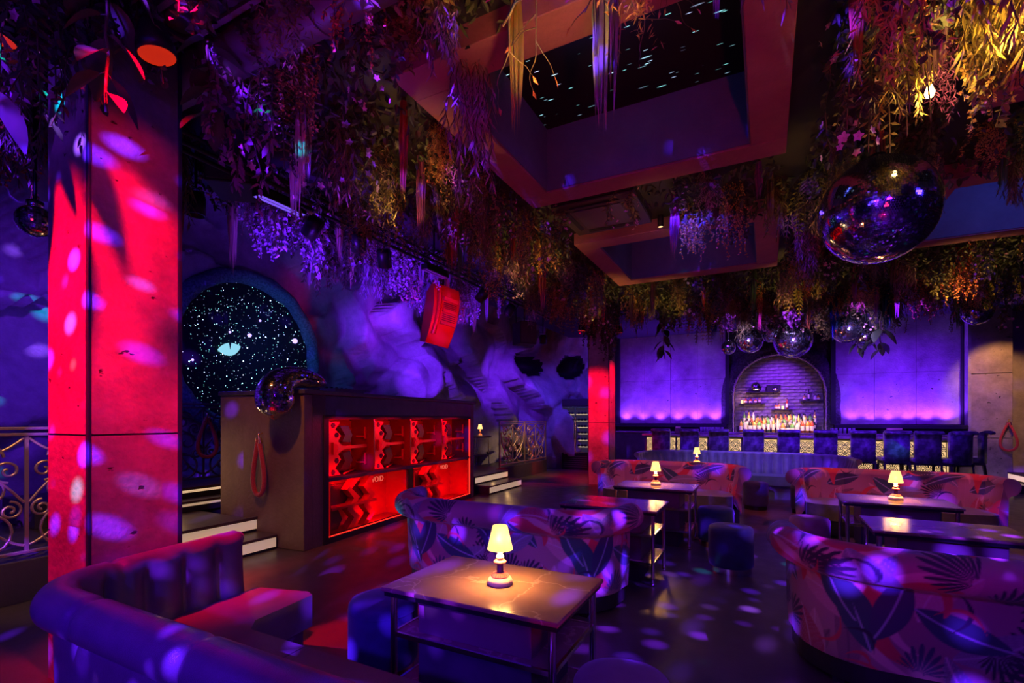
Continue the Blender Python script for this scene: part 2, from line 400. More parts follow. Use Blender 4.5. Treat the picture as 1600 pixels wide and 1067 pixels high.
def leafmat(name, c, c2, rough=0.6, transl=True):
    m = pm(name, c, rough, second=c2, nscale=9, contrast=(0.3, 0.7))
    return m


LEAF = {
    'teal glitter': pm('glitter_teal', (0.10, 0.30, 0.45), 0.25, 0.7),
    'olive green': leafmat('leaf_olive', (0.14, 0.13, 0.035), (0.24, 0.2, 0.06)),
    'yellow green': leafmat('leaf_yellow_green', (0.32, 0.27, 0.05), (0.45, 0.36, 0.07)),
    'dark green': leafmat('leaf_dark', (0.035, 0.06, 0.03), (0.08, 0.1, 0.04)),
    'dusty mauve': leafmat('leaf_mauve', (0.24, 0.15, 0.15), (0.32, 0.2, 0.22)),
    'golden': leafmat('leaf_golden', (0.42, 0.25, 0.05), (0.55, 0.36, 0.08)),
    'rust red': leafmat('leaf_rust', (0.42, 0.10, 0.04), (0.5, 0.15, 0.05)),
    'lilac': leafmat('leaf_lilac', (0.38, 0.3, 0.5), (0.5, 0.4, 0.6)),
    'plum': leafmat('leaf_plum', (0.24, 0.06, 0.16), (0.34, 0.1, 0.24)),
    'grey green': leafmat('leaf_grey', (0.16, 0.17, 0.14), (0.24, 0.24, 0.2)),
    'bright green': leafmat('leaf_bright', (0.08, 0.26, 0.04), (0.13, 0.34, 0.06)),
    'cream': leafmat('leaf_cream', (0.6, 0.48, 0.36), (0.7, 0.58, 0.45)),
    'pink': leafmat('leaf_pink', (0.6, 0.25, 0.33), (0.7, 0.4, 0.45)),
}
M['stem'] = pm('brown_stem', (0.10, 0.065, 0.035), 0.8)

# ------------------------------------------------------------------ mesh helpers


class MB:
    def __init__(self):
        self.v = []; self.f = []; self.s = []

    def add(self, vs, fs, smooth=False):
        o = len(self.v)
        self.v.extend(tuple(p) for p in vs)
        for f in fs:
            self.f.append(tuple(i + o for i in f)); self.s.append(smooth)

    def box(self, x0, x1, y0, y1, z0, z1):
        vs = [(x, y, z) for z in (z0, z1) for y in (y0, y1) for x in (x0, x1)]
        self.add(vs, [(0, 2, 3, 1), (4, 5, 7, 6), (0, 1, 5, 4), (2, 6, 7, 3), (0, 4, 6, 2), (1, 3, 7, 5)])

    def obox(self, c, s, mat=None):
        hx, hy, hz = s[0] / 2, s[1] / 2, s[2] / 2
        vs = [Vector((x, y, z)) for z in (-hz, hz) for y in (-hy, hy) for x in (-hx, hx)]
        if mat: vs = [mat @ p for p in vs]
        vs = [p + Vector(c) for p in vs]
        self.add(vs, [(0, 2, 3, 1), (4, 5, 7, 6), (0, 1, 5, 4), (2, 6, 7, 3), (0, 4, 6, 2), (1, 3, 7, 5)])

    def tube(self, pts, r, seg=8, caps=True, smooth=True):
        pts = [Vector(p) for p in pts]
        n = len(pts)
        rs = r if isinstance(r, (list, tuple)) else [r] * n
        t = [(pts[min(i + 1, n - 1)] - pts[max(i - 1, 0)]).normalized() for i in range(n)]
        up = Vector((0, 0, 1)) if abs(t[0].z) < 0.9 else Vector((1, 0, 0))
        nrm = t[0].cross(up).normalized()
        vs = []
        for i in range(n):
            if i:
                nrm = (nrm - t[i] * nrm.dot(t[i]))
                nrm = nrm.normalized() if nrm.length > 1e-6 else t[i].orthogonal().normalized()
            b = t[i].cross(nrm)
            for k in range(seg):
                a = 2 * PI * k / seg
                vs.append(pts[i] + (nrm * math.cos(a) + b * math.sin(a)) * rs[i])
        fs = []
        for i in range(n - 1):
            for k in range(seg):
                k2 = (k + 1) % seg
                fs.append((i * seg + k, i * seg + k2, (i + 1) * seg + k2, (i + 1) * seg + k))
        self.add(vs, fs, smooth)
        if caps and seg > 2:
            self.add(vs[:seg], [tuple(reversed(range(seg)))]); self.add(vs[-seg:], [tuple(range(seg))])

    def lathe(self, prof, seg=24, c=(0, 0, 0), smooth=True):
        vs = []; n = len(prof)
        for (r, z) in prof:
            for k in range(seg):
                a = 2 * PI * k / seg
                vs.append((c[0] + r * math.cos(a), c[1] + r * math.sin(a), c[2] + z))
        fs = []
        for i in range(n - 1):
            for k in range(seg):
                k2 = (k + 1) % seg
                fs.append((i * seg + k, i * seg + k2, (i + 1) * seg + k2, (i + 1) * seg + k))
        self.add(vs, fs, smooth)

    def prism(self, poly, z0, z1, smooth=False):
        n = len(poly)
        vs = [(x, y, z0) for x, y in poly] + [(x, y, z1) for x, y in poly]
        fs = [tuple(reversed(range(n))), tuple(range(n, 2 * n))]
        self.add(vs, fs)
        self.add(vs, [(i, (i + 1) % n, n + (i + 1) % n, n + i) for i in range(n)], smooth)

    def mesh(self, name, m):
        me = bpy.data.meshes.new(name)
        me.from_pydata([tuple(p) for p in self.v], [], self.f)
        me.polygons.foreach_set('use_smooth', self.s)
        if m: me.materials.append(m)
        me.update()
        return me

    def build(self, name, m, parent=None, loc=None, bevel=0.0, kind=None, seg=2):
        o = bpy.data.objects.new(name, self.mesh(name, m))
        COL.objects.link(o)
        if parent: o.parent = parent
        if loc is not None: o.location = loc
        if bevel:
            b = o.modifiers.new('bevel', 'BEVEL'); b.width = bevel; b.segments = seg; b.limit_method = 'ANGLE'; b.angle_limit = 0.7
            o.data.polygons.foreach_set('use_smooth', [True] * len(o.data.polygons))
            wn = o.modifiers.new('normals', 'WEIGHTED_NORMAL')
        if kind: o['kind'] = kind
        return o


def empty(name, loc=(0, 0, 0), rz=0.0):
    o = bpy.data.objects.new(name, None); COL.objects.link(o)
    o.location = loc; o.rotation_euler = (0, 0, rz); o.empty_display_size = 0.1
    return o


def tag(o, label, cat, group=None):
    o['label'] = label; o['category'] = cat
    if group: o['group'] = group
    return o


def kids(o):
    return KIDS.get(o.name, None) or [c for c in o.children]


KIDS = {}


def copy_tree(o, parent=None, depth=0):
    c = o.copy(); COL.objects.link(c)
    if parent:
        c.parent = parent
    for ch in list(o.children):
        copy_tree(ch, c, depth + 1)
    return c


def structure(o, label=None):
    o['kind'] = 'structure'
    if label: o['label'] = label
    return o


def recalc(o):
    import bmesh
    bm = bmesh.new(); bm.from_mesh(o.data)
    bmesh.ops.recalc_face_normals(bm, faces=bm.faces[:]); bm.to_mesh(o.data); bm.free()


# ------------------------------------------------------------------ setting: floor, ceiling, walls
ZC = 3.95          # underside of the low ceiling
m_ = MB(); m_.box(-9.5, 7.0, -4.2, 16.0, -0.2, 0.0)
structure(m_.build('floor', M['floor']))

COFF = [(-2.25, 0.16, 2.54, 4.84), (-2.25, 0.16, 6.10, 8.36), (1.42, 3.85, 6.10, 8.36), (1.42, 3.85, 2.54, 4.84)]
m_ = MB()
xs = [-5.2, -2.25, 0.16, 1.42, 3.85, 7.0]; ys = [-4.2, 2.54, 4.84, 6.10, 8.36, 16.0]
for i in range(5):
    for j in range(5):
        xm, ym = (xs[i] + xs[i + 1]) / 2, (ys[j] + ys[j + 1]) / 2
        if any(a < xm < b and c < ym < d for a, b, c, d in COFF): continue
        m_.box(xs[i], xs[i + 1], ys[j], ys[j + 1], ZC, ZC + 0.12)
m_.box(-9.5, -5.2, -4.2, 16.0, 5.6, 5.72)
m_.box(-5.26, -5.2, -4.2, 16.0, ZC, 5.6)
structure(m_.build('ceiling', M['dark']))

coffer_words = ['star ceiling coffer nearest the camera, large concrete frame', 'second concrete coffer, beyond the air cassette towards the bar',
                'concrete coffer behind the big mirror ball', 'concrete coffer over the two floral sofas of the far right corner']
for ci, (a, b, c, d) in enumerate(COFF):
    root = empty('ceiling_coffer', ((a + b) / 2, (c + d) / 2, 3.8))
    tag(root, coffer_words[ci], 'ceiling coffer')
    hx, hy, t, hh = (b - a) / 2, (d - c) / 2, 0.27, 0.64
    for (x0, x1, y0, y1) in ((-hx, hx, -hy, -hy + t), (-hx, hx, hy - t, hy), (-hx, -hx + t, -hy + t, hy - t), (hx - t, hx, -hy + t, hy - t)):
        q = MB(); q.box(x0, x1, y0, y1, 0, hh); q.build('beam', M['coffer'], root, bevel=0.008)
    ix, iy = hx - t, hy - t
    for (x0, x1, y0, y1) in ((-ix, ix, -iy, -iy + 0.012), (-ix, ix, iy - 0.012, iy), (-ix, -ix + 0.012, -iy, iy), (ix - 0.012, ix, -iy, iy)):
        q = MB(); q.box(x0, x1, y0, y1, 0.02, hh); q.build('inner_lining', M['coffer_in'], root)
    q = MB(); q.box(-hx, hx, -hy, hy, hh, hh + 0.04); q.build('star_panel', M['starceil'], root)
    if ci < 3:
        area('coffer_glow', ((a + b) / 2, (c + d) / 2 - 0.2, 4.38), ((a + b) / 2, d - 0.3, 3.9), (0.10, 0.13, 1.0), 1.6 if ci < 2 else 9, 0.8, 0.3)

# shell walls
def wallbox(name, m, *a):
    q = MB(); q.box(*a); return structure(q.build(name, m))


wallbox('wall_back', M['dark'], -4.4, 7.0, 15.5, 15.6, 0, 4.5)
wallbox('wall_right', M['dark'], 6.9, 7.0, -4.2, 15.5, 0, 4.0)
wallbox('wall_rear', M['dark'], -9.5, 7.0, -4.3, -4.2, 0, 5.7)
wallbox('wall_outer_left', M['dark'], -9.6, -9.5, -4.2, 16.0, 0, 5.7)
wallbox('wall_outer_back', M['dark'], -9.5, -4.4, 15.9, 16.0, 0, 5.7)

# bar wall: concrete panels in a dark frame
for name, x0, x1, n in (('wall_bar_left', -3.95, -0.98, 4), ('wall_bar_right', 1.58, 4.02, 3)):
    root = empty(name, ((x0 + x1) / 2, 14.8, 0)); structure(root)
    wd = (x1 - x0)
    rows = [(1.36, 2.62), (2.62, 3.95)]
    for (z0, z1) in rows:
        for k in range(n):
            g = 0.003
            q = MB(); q.box(-wd / 2 + wd * k / n + g, -wd / 2 + wd * (k + 1) / n - g, 0, 0.1, z0 + g, z1 - g)
            q.build('panel', M['panelwall'], root, bevel=0.003)
    q = MB(); q.box(-wd / 2 - 0.05, wd / 2 + 0.05, -0.35, 0.12, 1.26, 1.35); q.build('ledge', M['dark'], root, bevel=0.01)
    q = MB(); q.box(-wd / 2 - 0.02, wd / 2 + 0.02, 0.1, 0.2, 0, 3.95); q.build('backing', M['dark'], root)
    q = MB(); q.box(-wd / 2 - 0.02, wd / 2 + 0.02, -0.02, 0.1, 0, 1.26); q.build('dado', M['boothdark'], root)
    for sx in (-1, 1):
        q = MB(); q.box(sx * (wd / 2 + 0.05) - 0.05, sx * (wd / 2 + 0.05) + 0.05, -0.12, 0.12, 1.35, 3.95); q.build('frame', M['dark'], root)

# brick niche under the arch
AX, AR, ASP = 0.30, 1.06, 2.13
root = empty('wall_niche', (AX, 15.12, 0)); structure(root)
q = MB(); q.box(-1.3, 1.3, 0.02, 0.1, 0.9, 3.5); q.build('mortar', M['mortar'], root)
br = MB(); br.box(-0.122, 0.122, -0.018, 0.02, -0.037, 0.037)
brme = br.mesh('brick', M['brick'])
row = 0; z = 1.16; nb = 0
while z < 3.2:
    off = 0.13 if row % 2 else 0.0
    for k in range(-5, 6):
        x = k * 0.26 + off
        hw = AR if z < ASP else math.sqrt(max(0, AR ** 2 - (z - ASP) ** 2))
        if abs(x) < hw + 0.1:
            o = bpy.data.objects.new('brick', brme); COL.objects.link(o); o.parent = root
            o.location = (x, rnd.uniform(-0.008, 0.006), z); nb += 1
    z += 0.09; row += 1
# arch reveal and mossy surround
def arch_pts(r, n=28, zb=1.1):
    p = [(-r, zb + (ASP - zb) * t / 6) for t in range(6)]
    p += [(-r * math.cos(PI * k / n), ASP + r * math.sin(PI * k / n)) for k in range(n + 1)]
    p += [(r, ASP - (ASP - zb) * (t + 1) / 6) for t in range(6)]
    return p


q = MB()
inner, outer = arch_pts(AR), arch_pts(AR + 0.36)
prof = [(0.0, 0.30), (0.0, 0.02), (0.06, -0.05), (0.18, -0.09), (0.30, -0.05), (0.36, 0.0), (0.37, 0.3)]
vs = []
for i, ((xi, zi), (xo, zo)) in enumerate(zip(inner, outer)):
    for (t, y) in prof:
        f = t / 0.36
        nz = mnoise.noise(Vector((xi * 4, zi * 4, t * 9))) * 0.035
        vs.append((xi + (xo - xi) * f, y + nz, zi + (zo - zi) * f))
P = len(prof)
q.add(vs, [(i * P + j, i * P + j + 1, (i + 1) * P + j + 1, (i + 1) * P + j) for i in range(len(inner) - 1) for j in range(P - 1)], True)
arch = empty('arch_surround', (AX, 14.82, 0))
tag(arch, 'dark mossy arch with a pale twig trim around the brick niche', 'arch')
q.build('moss_band', M['moss_dark'], arch)
q = MB()
for k in range(5):
    ph = rnd.uniform(0, 6)
    pts = [(x * (1.0 + 0.012 * math.sin(i * 1.9 + ph)), -0.06 + 0.02 * math.sin(i * 1.3 + ph), zz + 0.014 * math.cos(i * 2.3 + ph)) for i, (x, zz) in enumerate(arch_pts(AR + 0.02, 40))]
    q.tube(pts, 0.016, 5)
for i, (x, zz) in enumerate(arch_pts(AR + 0.02, 90)):
    a = rnd.uniform(0, 2 * PI)
    q.tube([(x, -0.06, zz), (x + 0.07 * math.cos(a), -0.1, zz + 0.07 * math.sin(a))], [0.008, 0.003], 3)
q.build('twig_trim', M['twig'], arch)['kind'] = 'stuff'
# wall filling beside and above the arch
q = MB()
for (x0, x1, z0, z1) in ((-1.28, -AR - 0.34, 0, 3.95), (AR + 0.34, 1.28, 0, 3.95)):
    q.box(AX + x0 - 0.02, AX + x1 + 0.02, 14.86, 15.0, z0, z1)
op = arch_pts(AR + 0.30, 28, ASP)
for (xa, za), (xb, zb) in zip(op[:-1], op[1:]):
    if xb > xa: q.add([(AX + xa, 14.9, za), (AX + xb, 14.9, zb), (AX + xb, 14.9, 3.95), (AX + xa, 14.9, 3.95)], [(0, 1, 2, 3)])
structure(q.build('wall_arch', M['moss_dark']))

# right: concrete pier beside the bar
pier = empty('concrete_pier', (4.46, 14.78, 0)); tag(pier, 'warm lit concrete pier standing right of the blue panels', 'pier')
for (z0, z1) in ((0, 1.06), (1.07, 2.5), (2.51, 3.95)):
    q = MB(); q.box(-0.35, 0.35, -0.28, 0.3, z0, z1); q.build('block', M['column'], pier, bevel=0.012)
q = MB(); q.box(4.05, 4.105, 14.45, 14.9, 0, 3.95); structure(q.build('trim_1', M['panelwall']))
wallbox('wall_side', M['rock'], 4.85, 7.0, 15.1, 15.2, 0, 3.95)

# cave wall along the left
POLY = [(-8.3, -4.2), (-8.2, 6.6), (-7.6, 9.0), (-6.2, 13.4), (-5.4, 14.05), (-4.35, 14.5)]
seglen = [math.dist(POLY[i], POLY[i + 1]) for i in range(len(POLY) - 1)]
TOT = sum(seglen)


def poly_at(s):
    for i, l in enumerate(seglen):
        if s <= l or i == len(seglen) - 1:
            t = s / l
            a, b = POLY[i], POLY[i + 1]
            return Vector((a[0] + (b[0] - a[0]) * t, a[1] + (b[1] - a[1]) * t)), i
        s -= l


DENTS = [((-6.30, 13.15, 3.10), 0.62, 0.34, 0.9), ((-5.25, 14.05, 3.10), 0.36, 0.34, 0.8), ((-7.75, 8.5, 2.2), 0.8, 0.4, 0.35)]
NS, NZ = 300, 72; HOLE_SHADE = set()
vs = []
for i in range(NS + 1):
    s = TOT * i / NS
    p0, _ = poly_at(max(0, s - 0.5)); p1, _ = poly_at(min(TOT, s + 0.5)); p, _ = poly_at(s)
    tdir = (p1 - p0).normalized()
    nrm = Vector((tdir.y, -tdir.x))          # into the room
    for j in range(NZ + 1):
        z = 5.6 * j / NZ
        q3 = Vector((p.x * 0.7, p.y * 0.7, z * 0.7))
        qw = q3 + Vector((mnoise.noise(q3 * 1.3), mnoise.noise(q3 * 1.3 + Vector((7, 3, 1))), mnoise.noise(q3 * 1.3 + Vector((1, 9, 4))))) * 0.35
        dd, cc = mnoise.voronoi(qw * 0.95)
        tilt = Vector((mnoise.cell(cc[0] * 9.1) - 0.5, mnoise.cell(cc[0] * 7.7 + Vector((5, 5, 5))) - 0.5, mnoise.cell(cc[0] * 5.3 + Vector((2, 8, 3))) - 0.5))
        h = 0.30 * mnoise.noise(q3) + 0.30 * min(0.45, dd[1] - dd[0]) + 0.85 * tilt.dot(qw * 0.95 - cc[0]) + 0.25 * mnoise.cell(cc[0] * 3.3)
        h += 0.06 * mnoise.noise(q3 * 5.1) + 0.03 * abs(mnoise.noise(q3 * 11))
        h = max(-0.35, min(0.65, h))
        gd = math.dist((p.x, p.y, z), (-8.2, 5.36, 2.62))
        if gd < 1.9: h *= 0.3 + 0.7 * max(0, (gd - 1.4) / 0.5)
        for (c, rs, rz_, dep) in DENTS:
            e = (math.dist((p.x, p.y), c[:2]) / rs) ** 2 + ((z - c[2]) / rz_) ** 2
            if e < 1: h -= dep * (1 - e) ** 0.35
            if e < 0.9 and dep > 0.5: HOLE_SHADE.add(i * (NZ + 1) + j)
        w_ = p + nrm * h
        vs.append((w_.x, w_.y, z))
fs = [(i * (NZ + 1) + j, (i + 1) * (NZ + 1) + j, (i + 1) * (NZ + 1) + j + 1, i * (NZ + 1) + j + 1) for i in range(NS) for j in range(NZ)]
c1 = int(NS * seglen[0] / TOT); c2 = int(NS * sum(seglen[:3]) / TOT)
for nm_, ia, ib in (('wall_left', 0, c1), ('wall_left_back', c1, c2), ('wall_corner', c2, NS)):
    m1 = NZ + 1
    q = MB(); q.add(vs[ia * m1:(ib + 1) * m1], [(i * m1 + j, (i + 1) * m1 + j, (i + 1) * m1 + j + 1, i * m1 + j + 1) for i in range(ib - ia) for j in range(NZ)], True)
    o = structure(q.build(nm_, M['rock'])); o.data.materials.append(M['dark'])
    for pg in o.data.polygons:
        if any(v + ia * m1 in HOLE_SHADE for v in pg.vertices): pg.material_index = 1  # dark material paints the shade inside the deep dents

# moon gate
gate = empty('moon_gate', (-7.98, 5.40, 2.62), math.radians(90))   # local x = world y, local y = -world x
tag(gate, 'round portal with a mossy blue ring and a star curtain glowing inside', 'portal')
q = MB(); ns, nt_ = 72, 14
vs = []
for i in range(ns):
    a = 2 * PI * i / ns
    for j in range(nt_):
        b = 2 * PI * j / nt_
        rr = 0.125 + 0.045 * mnoise.noise(Vector((math.cos(a) * 5, math.sin(a) * 5, b * 2)))
        R_ = 1.33 + rr * math.cos(b)
        vs.append((R_ * math.cos(a), rr * math.sin(b) * 1.2, R_ * math.sin(a)))
q.add(vs, [(i * nt_ + j, ((i + 1) % ns) * nt_ + j, ((i + 1) % ns) * nt_ + (j + 1) % nt_, i * nt_ + (j + 1) % nt_) for i in range(ns) for j in range(nt_)], True)
q.build('moss_ring', M['moss_blue'], gate)
q = MB()
q.add([(1.26 * math.cos(2 * PI * k / 64), 0.0, 1.26 * math.sin(2 * PI * k / 64)) for k in range(64)], [tuple(range(64))])
sc_ = q.build('star_curtain', M['stargate'], gate)
q = MB()
n = 16
top = [(-0.2 + 0.4 * k / n, 0, 0.085 * math.sin(PI * k / n) ** 0.8) for k in range(n + 1)]
bot = [(0.2 - 0.4 * k / n, 0, -0.125 * math.sin(PI * k / n) ** 0.8) for k in range(1, n)]
pl = top + bot
q.add([(x, -0.03, z) for x, y, z in pl] + [(x, -0.01, z) for x, y, z in pl], [tuple(range(len(pl))), tuple(reversed(range(len(pl), 2 * len(pl))))])
ey = q.build('cat_eye', M['eye'], sc_, loc=(-0.36, 0, 0.06)); ey['label'] = 'glowing pale blue cat eye'
ey.rotation_euler = (0, math.radians(-15), 0)
q = MB(); q.add([(-0.022, -0.036, 0.10), (0.004, -0.036, -0.03), (0.026, -0.036, 0.095)], [(0, 1, 2)]); q.build('pupil', M['dark'], sc_, loc=(-0.36, 0, 0.06))
for (x, z, r) in ((0.0, 0.33, 0.035), (0.92, 0.36, 0.05), (-0.35, 0.33, 0.02), (-0.95, -0.2, 0.02), (0.2, 0.62, 0.02)):
    q = MB(); q.lathe([(0.001, -r), (r * 0.7, -r * 0.7), (r, 0), (r * 0.7, r * 0.7), (0.001, r)], 10)
    o = q.build('star_lamp', emission('star_lamp_glow', (0.4, 0.3, 1.0), 2.5) if 'star_lamp_glow' not in MATS else MATS['star_lamp_glow'], sc_, loc=(x, -0.02, z))
area('gate_glow', (-7.0, 5.4, 2.9), (-8.2, 6.6, 2.6), (0.05, 0.2, 1.0), 9, 0.3)

# ------------------------------------------------------------------ columns
def column(x, y, s, label):
    root = empty('concrete_column', (x, y, 0)); tag(root, label, 'column')
    c = 0.022
    h = s / 2
    poly = [(-h + c, -h), (h - c, -h), (h, -h + c), (h, h - c), (h - c, h), (-h + c, h), (-h, h - c), (-h, -h + c)]
    for z0, z1 in ((0, 1.405), (1.415, ZC)):
        q = MB(); q.prism(poly, z0, z1); q.build('segment', M['column'], root)
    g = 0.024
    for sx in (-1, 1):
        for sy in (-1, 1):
            q = MB(); q.box(sx * h - (g if sx > 0 else -0.004), sx * h + (0.004 if sx > 0 else g), sy * h - (g if sy > 0 else -0.004), sy * h + (0.004 if sy > 0 else g), 0, ZC); q.build('chamfer_shade_strip', M['chamfer_shade'], root, bevel=0.006)  # dark strip stands for the shade on the unlit corner chamfer
    q = MB(); hh = h - 0.012; q.box(-hh, hh, -hh, hh, 1.40, 1.42); q.build('joint', M['dark'], root)
    return root


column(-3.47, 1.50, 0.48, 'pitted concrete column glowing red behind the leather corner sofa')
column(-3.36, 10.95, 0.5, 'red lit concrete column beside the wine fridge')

# ------------------------------------------------------------------ platforms and lit steps
def deck(name, label, boxes, cat='platform'):
    root = empty(name, (boxes[0][0], boxes[0][2], 0)); tag(root, label, cat)
    for (x0, x1, y0, y1, z0, z1) in boxes:
        q = MB(); q.box(x0 - root.location.x, x1 - root.location.x, y0 - root.location.y, y1 - root.location.y, z0, z1)
        q.build('deck', M['woodfloor'], root, bevel=0.006)
    return root


deck('platform', 'raised dark platform behind the near scroll railing', [(-7.6, -5.37, -4.1, 3.62, 0, 0.34), (-7.6, -6.42, 3.62, 6.5, 0, 0.34)])
deck('platform', 'raised dark platform under the far scroll railing', [(-6.95, -5.50, 8.25, 10.0, 0, 0.34), (-6.35, -5.50, 10.0, 12.7, 0, 0.34)])
deck('platform', 'upper platform below the moon gate', [(-7.6, -6.76, 2.2, 6.5, 0.341, 0.62)])


def steps(label, x_front, y0, y1, z0, n, tread=0.34, rise=0.17, facing=-1, lit=0.105, rot=False):
    """flight whose risers face +X; goes up towards -X"""
    root = empty('lit_step', (x_front, (y0 + y1) / 2, z0)); tag(root, label, 'steps')
    hw = (y1 - y0) / 2
    if rot: root.rotation_euler = (0, 0, PI)
    for k in range(n):
        q = MB(); q.box(-tread * n if k < n - 1 else -tread * (k + 1), -tread * k, -hw, hw, rise * k, rise * (k + 1) - 0.03); q.build('riser', M['dark'], root)
        q = MB(); q.box(-tread * (k + 1), -tread * k + 0.02, -hw, hw, rise * (k + 1) - 0.03, rise * (k + 1)); q.build('tread', M['woodfloor'], root, bevel=0.004)
        q = MB(); q.box(-tread * k, -tread * k + 0.008, -hw + 0.01, hw - 0.01, rise * (k + 1) - 0.035 - lit, rise * (k + 1) - 0.035)
        q.build('light_strip', M['steplight'], root)['label'] = 'glowing perforated riser light'
        if not rot: area('step_light', (x_front - tread * k + 0.012, (y0 + y1) / 2, z0 + rise * (k + 1) - 0.08), (x_front + 2, (y0 + y1) / 2, z0 - 0.4), (1.0, 0.55, 0.22), 2.2, 0.1, hw * 1.9)
    return root


steps('lit steps between the near column and the DJ booth side', -5.0, 2.30, 3.72, 0, 1)
steps('second lit step up onto the near platform', -5.34, 2.30, 3.72, 0.17, 1, tread=0.3) if False else None
s2 = empty('lit_step', (-5.345, 3.01, 0.17)); tag(s2, 'upper lit step beside the DJ booth, under the red rope', 'steps')
for (n_, mm_, bx) in (('riser', M['dark'], (-0.02, 0.0, -0.71, 0.71, 0, 0.14)), ('tread', M['woodfloor'], (-0.02, 0.02, -0.71, 0.71, 0.14, 0.172)), ('light_strip', M['steplight'], (0, 0.008, -0.7, 0.7, 0.03, 0.135))):
    q = MB(); q.box(*bx); q.build(n_, mm_, s2)
area('step_light', (-5.33, 3.01, 0.26), (-4.0, 3.01, 0.0), (1.0, 0.55, 0.22), 2.2, 0.1, 1.3)
steps('narrow lit steps up to the moon gate railing', -6.33, 2.3, 4.3, 0.34, 2, tread=0.21, rise=0.14, lit=0.03)
steps('lit steps at the far end of the DJ booth', -4.82, 8.30, 9.70, 0, 2)
steps('lit steps at the foot of the concrete pier', 4.40, 13.25, 14.40, 0, 2, tread=0.3, rot=True)
point('step_glow', (4.2, 13.8, 0.25), (1.0, 0.55, 0.22), 3, 0.1)

# ------------------------------------------------------------------ scroll railings
def spiral(cx, cz, r0, r1, a0, turns, n=26):
    return [(cx + (r0 + (r1 - r0) * k / n) * math.cos(a0 + 2 * PI * turns * k / n), 0, cz + (r0 + (r1 - r0) * k / n) * math.sin(a0 + 2 * PI * turns * k / n)) for k in range(n + 1)]


def scroll_panel(root, x0, x1, z0, z1, m, r=0.011):
    """one panel of mirrored scrollwork"""
    cx, cw, ch = (x0 + x1) / 2, (x1 - x0), z1 - z0
    def sc(pts, parent=root):
        q = MB(); q.tube(pts, r, 6); return q.build('scroll', m, parent)
    q = MB(); q.box(cx - 0.012, cx + 0.012, -0.012, 0.012, z0, z1); q.build('bar', m, root)
    for sx in (-1, 1):
        f = lambda pts: [(cx + sx * (p[0]), p[1], p[2]) for p in pts]
        W2 = cw / 2
        sc(f(spiral(W2 * 0.56, z0 + ch * 0.20, ch * 0.20, 0.02, -PI * 0.5, -1.5)))
        sc(f(spiral(W2 * 0.50, z0 + ch * 0.52, ch * 0.17, 0.02, PI * 1.5, 1.45)))
        sc(f(spiral(W2 * 0.62, z0 + ch * 0.82, ch * 0.15, 0.015, PI, -1.4)))
        sc(f(spiral(W2 * 0.25, z0 + ch * 0.70, ch * 0.10, 0.012, -PI * 0.5, 1.5)))
        sc(f(spiral(W2 * 0.22, z0 + ch * 0.36, ch * 0.08, 0.012, PI * 0.5, 1.5)))
        # long S curves from the foot of the bar to the outer edge
        n = 18
        sc(f([(0.015 + W2 * 0.9 * math.sin(PI / 2 * k / n), 0, z0 + ch * (0.05 + 0.75 * (k / n) ** 1.4)) for k in range(n + 1)]))
        sc(f([(0.015 + W2 * 0.75 * (k / n), 0, z0 + ch * (0.42 + 0.26 * math.sin(PI * 0.6 * k / n))) for k in range(n + 1)]))
        sc(f([(0.015 + W2 * 0.85 * (k / n), 0, z1 - ch * (0.02 + 0.12 * math.sin(PI * k / n))) for k in range(n + 1)]))
        q = MB()
        for (fx, fz) in ((0.88, 0.62), (0.75, 0.42), (0.36, 0.86), (0.6, 0.02)):
            q.obox((cx + sx * W2 * fx, 0, z0 + ch * fz), (0.03, 0.03, 0.022))
        q.build('collar', m, root)


def railing(loc, rz, length, panels, m, label, r=0.011):
    root = empty('scroll_railing', loc, rz); tag(root, label, 'railing')
    for z in (1.08, 1.03, 0.06):
        q = MB(); q.box(0, length, -0.022, 0.022, z - 0.012, z + 0.012); q.build('rail', m, root, bevel=0.004)
    for k in range(panels + 1):
        x = length * k / panels
        q = MB(); q.box(x - 0.016, x + 0.016, -0.016, 0.016, 0, 1.09); q.build('post', m, root)
    for k in range(panels):
        scroll_panel(root, length * k / panels + 0.02, length * (k + 1) / panels - 0.02, 0.07, 1.02, m, r)
    return root


railing((-5.42, -0.62, 0.34), PI / 2, 2.8, 3, M['gold'], 'gold scroll railing left of the red column')
railing((-5.56, 10.05, 0.34), PI / 2, 2.7, 2, M['gold'], 'small gold scroll railing near the wine fridge', 0.016)
railing((-6.9, 2.6, 0.62), PI / 2, 2.8, 3, M['darkrail'], 'dark scroll railing in front of the star portal', 0.014)

# ------------------------------------------------------------------ velvet ropes
def rope(loc, rz, h, wd, label):
    root = empty('velvet_rope', loc, rz); tag(root, label, 'rope')
    n = 36; pts = []
    for k in range(n + 1):
        t = k / n
        a = 2 * PI * t
        x = wd / 2 * math.sin(a) * (0.25 + 0.75 * math.sin(PI * t) ** 1.2)
        pts.append((x, 0, -h * (0.5 - 0.5 * math.cos(a)) ** 0.75))
    q = MB(); q.tube(pts[1:-1], 0.026, 10); q.build('rope', M['ropered'], root)
    for s in (-1, 1):
        q = MB(); q.tube([(s * 0.018, 0, 0.01), (s * 0.03, 0, -0.06)], [0.018, 0.026], 10); q.build('ferrule', M['brass'], root)
    q = MB(); q.tube([(0, 0.0, 0.0), (0, 0.0, 0.05), (0, 0.05, 0.06)], 0.01, 8); q.build('hook', M['brass'], root)
    return root


# ------------------------------------------------------------------ DJ booth
BR = math.radians(95.28)
booth = empty('dj_booth', (-4.61, 3.78, 0), BR)
tag(booth, 'concrete DJ booth with a red lit front of speaker bays', 'booth')
BL, BD, BH = 4.25, 1.35, 1.83
def bp(name, m, *a, bevel=0.0, parent=None):
    q = MB(); q.box(*a); return q.build(name, m, parent or booth, bevel=bevel)


